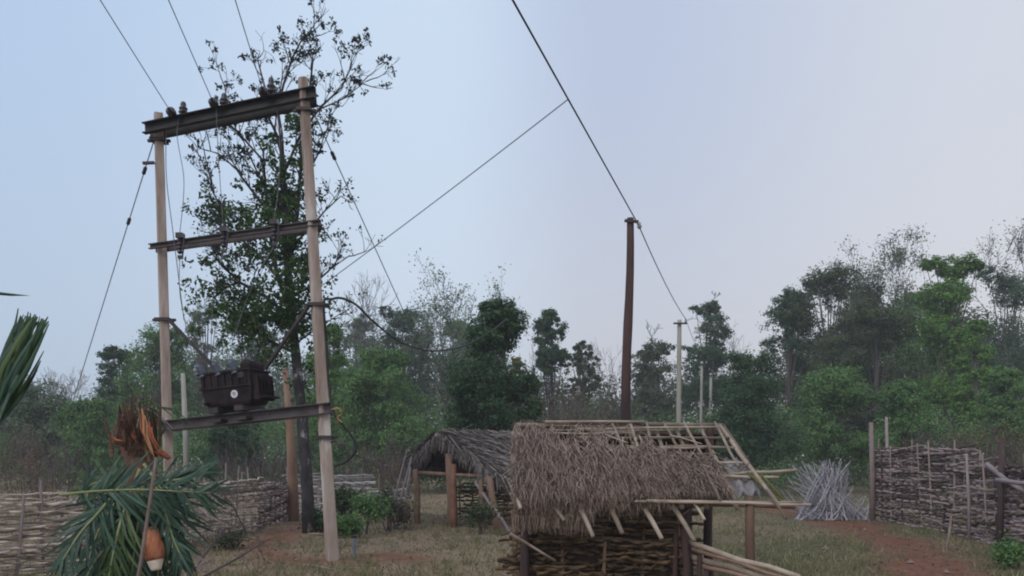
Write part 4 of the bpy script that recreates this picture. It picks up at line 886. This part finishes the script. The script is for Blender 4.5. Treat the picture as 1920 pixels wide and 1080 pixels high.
    for k in range(16):
        s0 = R.uniform(.3, .9); t0 = R.uniform(.2, .8); a = A+(B-A)*s0; a = a+(Ef+(Ff-Ef)*s0-a)*t0+[0, 0, .09]; an = R.uniform(-1.2, 1.2); L = R.uniform(.15, .4); b = a+nrm(Ef-A)*math.cos(an)*L+ax*math.sin(an)*L; part('loose_stick', a, b+[0, 0, .02], .007, WOOD_PALE)
    # posts
    part('post', G(1404, 7.95, -.1), P(1406, 932, 7.95), .052, mat('post_dark', (.07, .045, .034), (.16, .10, .075), scale=4, bump=.4, stretch=(1, 1, .25)), 5); part('post', G(1282, 8.15, -.1), P(1284, 950, 8.15), .045, WOOD_BROWN, 5); part('post', G(1266, 8.25, -.1), P(1268, 985, 8.25), .03, WOOD_BROWN, 4)
    part('post', np.array([.12, 8.2, -.1]), np.array([.12, 8.2, Ef[2]-.02]), .05, WOOD_BROWN); part('post', np.array([.12, 10.6, -.1]), np.array([.12, 10.6, Eb[2]]), .05, WOOD_BROWN); part('post', np.array([2.35, 10.6, -.1]), np.array([2.35, 10.6, Eb[2]]), .05, WOOD_BROWN)
    part('post', np.array([.12, 9.3, -.1]), np.array([.12, 9.3, A[2]-.02]), .055, WOOD_BROWN); part('post', np.array([2.3, 9.3, -.1]), np.array([2.3, 9.3, A[2]-.02]), .055, WOOD_BROWN)
    fence('', '', '', [(.14, 8.35, .80), (1.66, 8.3, .80)], .025, ROD_BROWN, 53, WOOD_RED, parent=t, rname='wall_rod', stake_over=(-.12, 0), thick=.9, stake_step=.4)
    fence('', '', '', [(.08, 8.6, 1.0), (.08, 10.5, 1.0)], .06, ROD_BROWN, 54, WOOD_RED, parent=t, rname='wall_rod', stake_over=(-.1, 0), thick=1.1)
    fence('', '', '', [(.1, 10.62, 1.02), (2.3, 10.62, 1.02)], .042, ROD_BROWN, 55, WOOD_RED, parent=t, rname='wall_rod', stake_over=(-.1, 0), thick=1.2)
    for (c_, sz_) in (((.9, 8.41, .36), (1.5, .04, .74)), ((1.2, 10.68, .5), (2.2, .04, 1.0)), ((.13, 9.5, .5), (.04, 2.0, 1.0))):  # added dark panels behind the rods; they block light through the weave
        mb = MB(); mb.box(c_, sz_); mb.build('light_block_panel', mat('dark_backing', (.05, .034, .024), (.10, .07, .05), scale=5, bump=.5), t)
    part('wall_prop', np.array([-.02, 7.75, P(0, 1000, 7.75)[2]]), P(1042, 1052, 7.7), .014, WOOD_PALE)
rafter_shed()
def sheet():
    R = np.random.default_rng(61); nu, nv = 18, 16; v = []
    r0, r1, e0, e1 = P(1346, 806, 9.2), P(1384, 806, 9.2), P(1378, 938, 8.0), P(1436, 930, 8.0)
    for j in range(nv+1):
        for i in range(nu+1):
            a, q = i/nu, .40+.5*j/nv+(j/nv-.5)*(.06*math.sin(i*.7)+.03*math.sin(i*1.9)); p = (r0+(r1-r0)*a)*(1-q)+(e0+(e1-e0)*a)*q
            v.append(p+np.array([.012*math.sin(j*1.7+i), 0, -.05+.022*math.sin(a*13+q*5)+.018*math.sin(a*7-q*17)+R.normal()*.006-.10*max(a-.72, 0)]))
    nw = nu+1; mb = MB(); mb.add(v, [(j*nw+i, j*nw+i+1, (j+1)*nw+i+1, (j+1)*nw+i) for j in range(nv) for i in range(nu)])
    o = mb.build('plastic_sheet', mat('dusty_plastic', (.11, .105, .11), (.24, .225, .225), scale=5, rough=.6), None, True, loc=P(1410, 930, 8.0)); m = o.modifiers.new('solid', 'SOLIDIFY'); m.thickness = .004
    props(o, 'crumpled pale plastic sheet spread over the bare end rafters of the shed', 'sheet')
sheet()
def rail():
    R = np.random.default_rng(66); t = thing('pole_rail', 'low platform of long pale poles jutting from the rafter shed corner', 'rail', G(1330, 7.9))
    for k, (x0, y0, x1, y1, r) in enumerate([(1288, 1016, 1500, 1082, .028), (1284, 1026, 1495, 1090, .022), (1286, 1043, 1470, 1092, .032), (1290, 1050, 1450, 1098, .024)]):
        mb = MB(); log(mb, P(x0, y0, 8.25), P(x1, y1, 7.3), r, 7, R, 5); mb.build('pole', WOOD_PALE if k % 2 == 0 else WOOD_RED, t, True)
    for x, Y, y in ((1311, 8.05, 1040), (1325, 8.0, 1070), (1440, 7.5, 1078)):
        mb = MB(); log(mb, G(x, Y, -.1), P(x, y, Y), .03, 7, R); mb.build('leg', WOOD_BROWN, t, True)
rail()

# ---------------------------------------------------------------- broken palm in the left foreground
def leaflet_mesh(seed):
    R = np.random.default_rng(seed); n = 5; s = np.linspace(0, 1, n); w = .013*np.array([.5, 1, .95, .65, .08]); dz = -.16*s**2+R.normal(size=n)*.01
    v = []; f = []
    for i in range(n): v += [(s[i], -w[i], dz[i]+w[i]*.45), (s[i], 0, dz[i]), (s[i], w[i], dz[i]+w[i]*.45)]
    for i in range(n-1): a = i*3; f += [(a, a+3, a+4, a+1), (a+1, a+4, a+5, a+2)]
    me = bpy.data.meshes.new('leaflet'); me.from_pydata(v, [], f); me.polygons.foreach_set('use_smooth', [True]*len(me.polygons)); return me
LEAFLETS = {m.name: [leaflet_mesh(i) for i in range(4)] for m in (PALM_G, PALM_Y)}
for m in (PALM_G, PALM_Y):
    for me in LEAFLETS[m.name]: me.materials.append(m)
def frond(parent, pts, n, length, m, R, normal=(0, -1, .2), angle=50, droop=.25, r0=.016, name='frond', label=None, rmat=RACHIS, sides=(1, -1), start=.12):
    """one palm frond: the rachis is the part, every leaflet a piece of it"""
    path = smooth_path(pts, 30); mb = MB(); mb.tube(path, np.linspace(r0, r0*.3, len(path)), 6); o = mb.build(name, rmat, parent, True)
    base = np.array(parent.location) if parent is not None else np.zeros(3)
    cum = np.concatenate([[0], np.cumsum(np.linalg.norm(np.diff(path, axis=0), axis=1))]); Lt = cum[-1]; nv = nrm(normal)
    for i in range(n):
        s = start+(1-start)*(i+.5)/n; k = min(int(np.searchsorted(cum, s*Lt)), len(path)-1); p = path[k]; t = nrm(path[min(k+1, len(path)-1)]-path[max(k-1, 0)])
        for sg in sides:
            sd = nrm(np.cross(t, nv))*sg; a = math.radians(angle*(1-.45*s)+R.normal()*12); d = nrm(t*math.cos(a)+sd*math.sin(a)+nv*R.normal()*.12+np.array([0, 0, -droop*R.uniform(.5, 1.5)]))
            L = length*(.55+.9*math.sin(math.pi*min(s*.8+.15, 1)))*R.uniform(.6, 1.2)*.75*(.5 if R.random() < .08 else 1)
            if R.random() < .06: continue
            if R.random() < .12: d = nrm(d+np.array([0, 0, -.9]))
            u = nrm(nv-d*np.dot(nv, d)+R.normal(size=3)*.25); y = nrm(np.cross(u, d)); z = np.cross(d, y)
            M = Matrix(((d[0]*L, y[0], z[0]*L, p[0]-base[0]), (d[1]*L, y[1], z[1]*L, p[1]-base[1]), (d[2]*L, y[2], z[2]*L, p[2]-base[2]), (0, 0, 0, 1)))
            c = bpy.data.objects.new('leaflet', LEAFLETS[m.name][int(R.integers(0, 4))]); C.objects.link(c); c.parent = o; c.matrix_local = M
    if label: o['label'] = label
    return o
def broken_palm():
    R = np.random.default_rng(71); Y = 7.2; base = G(268, Y); t = thing('broken_palm', 'snapped young palm with torn orange wood and drooping green fronds', 'palm', base)
    mb = MB(); n = 16; pts = []; rr = []
    for i in range(n):
        s = i/(n-1); y = 1195+(775-1195)*s; pts.append(P(272-12*s+3*math.sin(s*20), y, Y+.05)); rr.append((.14-.02*s)*(1+.08*(i % 2))*(1.25 if s > .8 else 1))
    mb.tube(pts, rr, 12); mb.build('trunk', FIBRE, t)
    # ragged fibre top: many strips of leaf-base fibre
    for k in range(90):
        a = R.random()*2*math.pi; b0 = P(262+R.normal()*19, 850+R.uniform(-30, 20), Y+math.sin(a)*.12); tip = b0+np.array([math.cos(a)*R.uniform(.0, .16), math.sin(a)*.1, R.uniform(.15, .52)]); sd = np.array([.010, .003, 0])*R.uniform(.4, 1.5)
        m = MB(); md = (b0+tip)/2+R.normal(size=3)*.02; m.add([b0-sd, b0+sd, md+sd, md-sd, tip], [(0, 1, 2, 3), (3, 2, 4)]); m.add([b0-sd+[0, .012, 0], b0+sd+[0, .012, 0], md+sd+[0, .012, 0], md-sd+[0, .012, 0], tip+[0, .01, 0]], [(3, 2, 1, 0), (4, 2, 3)])
        m.build('fibre_strip', FIBRE if k % 5 else ROD_BROWN, t)
    for k in range(60):
        a0 = P(265+R.normal()*14, 770+R.normal()*8, Y-.06+R.normal()*.05); b = a0+np.array([R.normal()*.13+.04, R.normal()*.06, R.uniform(-.32, .02)]); m = MB(); m.tube([a0, (a0+b)/2+np.array([0, 0, .06]), b], [.006, .007, .002], 4); m.build('torn_leaf', (PALM_Y, TWIG_PALE, LEAF_OLIVE)[k % 3], t)
    def splinter(x0, y0, x1, y1, w, m, dY=-.16):
        mb = MB(); a, b = P(x0, y0, Y+dY), P(x1, y1, Y+dY-.03); md = (a+b)/2+np.array([-.012, -.02, 0]); w = px(w, Y)/2
        dd = nrm(b-a); rg = np.array([R.normal(size=3)*w*.35 for _ in range(5)]); mb.tube(np.array([a, a*.7+md*.3, md, b*.7+md*.3, b])+rg, [w*.7, w*.85, w, w*.6, w*.15], 4); mb.build('split_wood', m, t)
    splinter(266, 768, 284, 852, 5, ORANGE, -.22); splinter(272, 780, 290, 860, 4, ORANGE, -.23); splinter(279, 790, 296, 848, 5, ORANGE_R, -.22); splinter(285, 800, 298, 840, 4, ORANGE_R, -.23); splinter(262, 775, 276, 830, 3, ORANGE_R, -.22); splinter(212, 822, 232, 828, 6, ORANGE_R); splinter(300, 845, 322, 858, 14, ORANGE_R, -.05); splinter(250, 800, 256, 830, 5, ORANGE_R, -.12)
    # cut stalk, orange with a cream cut face
    a, b = P(284, 1004, Y-.35), P(293, 1062, Y-.37); ax = nrm(b-a); L = np.linalg.norm(b-a); sx = nrm(np.cross(ax, [0, 1, 0])); sy = np.cross(ax, sx)
    def stalk(s0, s1, n, rf, name, m, par, jag):
        v = []; ns = 14
        for i in range(n+1):
            for j in range(ns):
                g = j*2*math.pi/ns; s_ = s0+(s1-s0)*i/n; rr_ = rf(s_)*(1+.12*math.sin(g*3+s_*5)+.06*math.sin(g*7)); off = (R.random()*jag if i == 0 else 0)
                v.append(a+ax*(s_*L-off)+sx*math.cos(g)*rr_*1.1+sy*math.sin(g)*rr_*.75)
        f = [(i*ns+j, (i+1)*ns+j, (i+1)*ns+(j+1) % ns, i*ns+(j+1) % ns) for i in range(n) for j in range(ns)]+[tuple(range(ns)), tuple(reversed([n*ns+j for j in range(ns)]))]
        q = MB(); q.add(v, f); return q.build(name, m, par, True)
    st = stalk(0, .78, 7, lambda s_: .058+.022*math.sin(s_*3.2), 'cut_stalk', mat('stalk_orange', (.17, .05, .028), (.46, .20, .10), scale=18, bump=.5, stretch=(1, 1, .25)), t, .09); st['label'] = 'orange torn palm stalk with cream cut end'
    stalk(.781, 1.12, 4, lambda s_: .064-.09*(s_-.78)**1.2, 'cut_face', mat('cut_face_cream', (0, 0, 0)), st, 0)
    f = lambda pts, **k: frond(t, [P(*p) for p in pts], R=R, **k)
    f([(112, 928, 6.9), (180, 921, 6.8), (260, 918, 6.75), (330, 921, 6.8), (398, 924, 6.9)], n=40, length=.40, m=PALM_G, angle=62, droop=.05, r0=.013)
    f([(250, 880, 7.0), (190, 955, 6.75), (150, 1000, 6.6), (118, 1050, 6.5)], n=30, length=.40, m=PALM_G, angle=55, droop=.35)
    f([(262, 880, 7.0), (232, 960, 6.8), (212, 1040, 6.7), (195, 1140, 6.7)], n=32, length=.42, m=PALM_Y, angle=50, droop=.4)
    f([(272, 880, 7.05), (262, 960, 6.9), (250, 1050, 6.85), (240, 1160, 6.85)], n=32, length=.42, m=PALM_G, angle=50, droop=.4)
    f([(282, 885, 7.05), (310, 960, 6.9), (325, 1010, 6.85), (343, 1050, 6.8)], n=24, length=.34, m=PALM_G, angle=50, droop=.3, r0=.014)
    f([(270, 870, 7.1), (310, 930, 7.0), (340, 985, 7.0), (330, 1080, 7.0)], n=26, length=.36, m=PALM_G, angle=50, droop=.4)
    f([(285, 900, 7.1), (330, 900, 7.05), (365, 890, 7.1), (392, 878, 7.15)], n=20, length=.26, m=PALM_G, angle=45, droop=.1)
    f([(255, 900, 7.2), (220, 900, 7.25), (180, 905, 7.3), (150, 925, 7.35)], n=18, length=.3, m=PALM_Y, angle=55, droop=.3)
    f([(268, 890, 7.2), (240, 980, 7.1), (228, 1060, 7.05), (222, 1170, 7.05)], n=34, length=.42, m=PALM_G, angle=42, droop=.5)
    f([(275, 890, 7.2), (292, 980, 7.1), (296, 1060, 7.05), (300, 1170, 7.05)], n=34, length=.40, m=PALM_G, angle=42, droop=.5)
    f([(258, 890, 7.25), (205, 960, 7.2), (172, 1030, 7.15), (160, 1120, 7.15)], n=34, length=.42, m=PALM_G, angle=48, droop=.45)
    f([(265, 900, 7.1), (235, 990, 6.95), (180, 1050, 6.8), (150, 1110, 6.75)], n=26, length=.4, m=PALM_G, angle=50, droop=.4)
broken_palm()
mb = MB(); a, b = P(246, 1110, 6.3), P(293, 858, 6.6); a[2] = -.03; a = np.array([P(228, 1110, 6.2)[0], 6.2, -.02]); mb.tube([a, a*.5+b*.5+np.array([.015, 0, 0]), b], [.017, .015, .012], 7); o = mb.build('prop_stick', mat('stick_brown', (.12, .085, .075), (.20, .15, .13), scale=5), None, True, loc=a); props(o, 'thin brown stick propped against the broken palm', 'stick')
def edge_frond():
    R = np.random.default_rng(81); Y = 4.2; b = G(-140, Y); t = thing('palm_frond', 'large upright palm frond cut off by the left edge', 'palm frond', b)
    mb = MB(); path = smooth_path([b, P(-90, 1000, Y), P(-40, 850, Y), P(-8, 760, Y)], 20); mb.tube(path, np.linspace(.03, .012, len(path)), 7); mb.build('rachis', RACHIS, t, True)
    for k in range(60):
        s = k/59; x1 = 34+62*s+R.normal()*2.5; y1 = 592+12*s+R.normal()*5; x0 = -50+42*s+R.normal()*3; y0 = 850-50*s+R.normal()*10
        if k < 4: x1, y1, x0, y0 = 34-k*3, 578+k*14, -18-k*5, 800
        if k > 56: x1, y1, x0, y0 = 88-6*(k-56), 640+18*(k-56), -6, 800
        a, e = P(x0, y0, Y+R.normal()*.06), P(x1, y1, Y+R.normal()*.08); w = px(2.3, Y)*R.uniform(.7, 1.25); d = nrm(e-a); sd = nrm(np.cross(d, [0, 1, .3*R.normal()])); n = 6; v = []; f = []
        bend = np.array([R.normal()*.012, R.normal()*.03, 0]); up = np.cross(sd, d)
        for i in range(n):
            q = i/(n-1); c = a+(e-a)*q+bend*math.sin(q*math.pi); ww = w*(.5+1.0*math.sin(math.pi*min(q*.8+.1, 1)))*(1 if q < .9 else .6); v += [c-sd*ww+up*ww*.4, c, c+sd*ww+up*ww*.4]
        for i in range(n-1): z = i*3; f += [(z, z+3, z+4, z+1), (z+1, z+4, z+5, z+2)]
        mb = MB(); mb.add(v, f); mb.build('leaflet', PALM_Y if k % 3 == 0 else PALM_G, t, True)
    mb = MB(); mb.add([P(-60, 540, Y), P(-60, 549, Y), P(20, 550, Y), P(20, 555, Y+.01), P(58, 554.5, Y), P(-60, 545, Y-.02), P(20, 552.5, Y-.015)], [(0, 5, 6, 2), (5, 1, 3, 6), (2, 6, 4), (6, 3, 4)]); mb.tube([P(-60, 545, Y+.01), P(-75, 660, Y+.02), P(-40, 850, Y)], .006, 5); mb.build('leaflet', PALM_Y, t, True)
edge_frond()

# ---------------------------------------------------------------- small plants, branches, grass
def shrub(label, x, Y, top, w, m, seed, n=1400, leafpx=8, name='shrub'):
    R = np.random.default_rng(seed); b = G(x, Y); t = thing(name, label, 'shrub', b, 'shrubs'); mb = MB(); tips = []; h = P(x, top, Y)[2]
    for k in range(7): grow(mb, b+np.array([R.normal()*.05, R.normal()*.05, -.02]), nrm([R.normal()*.32*px(w, Y)/max(h, .2), R.normal()*.25, 1]), h*.42, .012, 3, R, tips, spread=.5, shrink=.65, upb=.2)
    mb.build('stem', TWIG, t)
    tp = np.array([q for q, d in tips]); tp[:, 2] = np.clip(tp[:, 2], .03, h); c = tp[R.integers(0, len(tp), n)]+R.normal(size=(n, 3))*px(8, Y); c[:, 2] = np.abs(c[:, 2]); quads_mesh('foliage', leaves(c, px(leafpx, Y), R), m, t, b)
shrub('dark green shrub behind the foot of the right concrete pole', 683, 17.0, 930, 40, LEAF_MID, 1, 900)
shrub('small bright green plant touching the foot of the right concrete pole', 652, 16.2, 978, 60, LEAF_MID, 2, 1500)
shrub('leafy plant at the foot of the dark tree trunk', 600, 17.4, 965, 50, LEAF_DARK, 3, 1200)
shrub('pale green scrubby plant between pole and brushwood fence', 645, 19.5, 915, 80, LEAF_OLIVE, 4, 1500)
shrub('dry grey bush in front of the gable shed', 742, 18.4, 945, 70, LEAF_DRY, 5, 700)
shrub('sparse weedy plant by the front post of the gable shed', 900, 17.0, 945, 60, LEAF_OLIVE, 6, 500)
shrub('tall thin weed before the brushwood fence', 728, 17.8, 922, 30, LEAF_OLIVE, 7, 350)
shrub('small weed at the foot of the woven fence', 440, 14.2, 1000, 70, LEAF_OLIVE, 8, 500)
shrub('small leafy plant in the lower right corner by the stockade', 1905, 11.6, 1020, 80, LEAF_MID, 9, 1300)
def fallen(label, x0, y0, Y0, x1, y1, Y1, seed, m=TWIG, r=.016):
    R = np.random.default_rng(seed); a = P(x0, y0, Y0); e = P(x1, y1, Y1); d = nrm(e-a); L = np.linalg.norm(e-a); mb = MB(); tips = []
    mb.tube([a, (a+e)/2+R.normal(size=3)*.04, e], [r, r*.8, r*.4], 5)
    for k in range(9): s = R.uniform(.2, .95); grow(mb, a+(e-a)*s, nrm(d+R.normal(size=3)*.6), L*.16, r*.4, 2, R, tips, spread=.5, rmin=.003)
    o = mb.build('fallen_branch', m, None, False, loc=a); props(o, label, 'branch', 'dead branches in the left foreground')
fallen('dead dark branch leaning across the left foreground', 345, 1092, 9.6, 420, 990, 10.6, 1); fallen('dead twiggy branch along the bottom left of the bare earth', 380, 1082, 10.0, 505, 1010, 11.6, 2); fallen('thin dead branch rising before the woven fence', 462, 1000, 12.5, 400, 900, 12.0, 3, r=.012); fallen('dead twigs low beside the broken palm', 330, 1100, 9.2, 400, 1050, 9.4, 4, TWIG_PALE, .012); fallen('grey stick lying on the ground right of the palm', 372, 948, 11.0, 425, 985, 11.0, 5, TWIG_PALE, .014)
def pale_stick(label, p, q, r): mb = MB(); a, b = np.array(p), np.array(q); mb.tube([a, (a+b)/2+np.array([0, .03, .01]), b], [r, r, r*.7], 6); o = mb.build('ground_stick', WOOD_PALE, None, True, loc=a); props(o, label, 'stick', 'pale sticks on the ground')
pale_stick('pale stick lying on earth in front of the right concrete pole', G(560, 11.9, .03), G(625, 11.3, .03), .016); pale_stick('pale plank on the ground at the foot of the dark trunk', G(578, 16.6, .03), G(606, 16.5, .03), .03); pale_stick('pale stone like stick by the short pipe', G(648, 14.4, .03), G(672, 14.3, .03), .025)
def grass():
    R = np.random.default_rng(91); n = 90000; Y = 9.5+34*R.random(n)**1.5; X = R.uniform(-.66, .68, n)*Y
    p = np.column_stack([X, Y]); s = soil(p); pat = .5+.5*wob(p, .9, .6)*.6+.3*wob(p, 2.7, 3.0)
    keep = (R.random(n) > s*1.05) & (R.random(n) < pat+.15) & ~((X > 0) & (X < 2.6) & (Y < 10.7)); p = p[keep]; n = len(p); z = gz(p)
    h = R.uniform(.025, .09, n)*(1+.8*(R.random(n) < .06)); a = R.random(n)*6.283; w = .0055*(1+p[:, 1]/16); ln = R.normal(size=(n, 2))*h[:, None]*.55
    b = np.column_stack([p, z-.005]); sd = np.column_stack([np.cos(a)*w, np.sin(a)*w, np.zeros(n)]); e = b+np.column_stack([ln, h]); md = b+np.column_stack([ln*.35, h*.6])
    V = np.stack([b-sd, b+sd, e+sd*.15, e-sd*.15], 1); o = quads_mesh('grass', V, GRASS); props(o, 'short dry grass scattered over the ground', 'grass', None, 'stuff')
grass()
def litter():
    R = np.random.default_rng(92); n = 5000; Y = 9.5+16*R.random(n); X = R.uniform(-.5, .6, n)*Y; p = np.column_stack([X, Y]); k = ~((X > -.1) & (X < 2.7) & (Y < 10.8)); p = p[k]; c = np.column_stack([p, gz(p)+.012])
    q = leaves(c, .06, R, up=2.5); q[:, :, 2] = np.clip(q[:, :, 2], c[:, None, 2]-.008, c[:, None, 2]+.03); o = quads_mesh('leaf_litter', q, LEAF_DRY); props(o, 'fallen dry leaves strewn over the ground', 'leaf litter', None, 'stuff')
litter()

def tufts():
    R = np.random.default_rng(95); out = []
    for k in range(900):
        Y = 9.8+16*R.random()**1.3; X = R.uniform(-.62, .66)*Y
        if -.2 < X < 2.8 and Y < 11: continue
        if soil(np.array([[X, Y]]))[0] > .45 and R.random() < .9: continue
        n = int(R.integers(8, 26)); h = R.uniform(.07, .22)*(1.6 if R.random() < .08 else 1); b = np.column_stack([X+R.normal(size=n)*.05, Y+R.normal(size=n)*.05, np.full(n, gz(np.array([[X, Y]]))[0]-.01)])
        ln = R.normal(size=(n, 2))*h*.45; hh = h*R.uniform(.5, 1.1, n); a = R.random(n)*6.283; w = .005; sd = np.column_stack([np.cos(a)*w, np.sin(a)*w, np.zeros(n)])
        e = b+np.column_stack([ln, hh]); out.append(np.stack([b-sd, b+sd, e+sd*.15, e-sd*.15], 1))
    o = quads_mesh('grass', np.concatenate(out), mat('tuft_blades', (.09, .115, .045), (.30, .27, .14), scale=.5, island=.45, trans=.3, detail=2)); props(o, 'scattered taller tufts of green and straw coloured grass', 'grass', None, 'stuff')
tufts()
def stones():
    R = np.random.default_rng(96); mb = MB()
    for k in range(420):
        Y = 9.8+13*R.random()**1.3; X = R.uniform(-.6, .66)*Y
        if -.2 < X < 2.8 and Y < 11: continue
        r = R.uniform(.012, .045)*(1.8 if R.random() < .05 else 1); c = np.array([X, Y, gz(np.array([[X, Y]]))[0]+r*.25]); v = np.array([[1, 0, 0], [-1, 0, 0], [0, 1, 0], [0, -1, 0], [0, 0, .7], [0, 0, -.7], [.6, .6, .3], [-.6, .6, .25], [.6, -.6, .3], [-.6, -.6, .2]])[:6]*R.uniform(.6, 1.3, (6, 3))*r
        mb.add(c+v, [(0, 2, 4), (2, 1, 4), (1, 3, 4), (3, 0, 4), (2, 0, 5), (1, 2, 5), (3, 1, 5), (0, 3, 5)])
    o = mb.build('gravel', mat('stone', (.10, .07, .055), (.22, .17, .14), scale=3, island=.7)); props(o, 'small stones and clods strewn over the bare earth', 'gravel', None, 'stuff')
stones()

# ---------------------------------------------------------------- thin air haze
def haze():
    mb = MB(); mb.box((0, 130, 12), (700, 340, 27)); o = mb.build('haze', None); o['kind'] = 'stuff'; o['label'] = 'thin pale evening haze in the air'
    m = bpy.data.materials.new('haze'); m.use_nodes = True; N = m.node_tree.nodes; N.clear(); out = N.new('ShaderNodeOutputMaterial'); v = N.new('ShaderNodeVolumePrincipled')
    v.inputs['Color'].default_value = (.93, .96, 1, 1); v.inputs['Density'].default_value = .0014; m.node_tree.links.new(v.outputs[0], out.inputs['Volume']); o.data.materials.append(m)
haze()
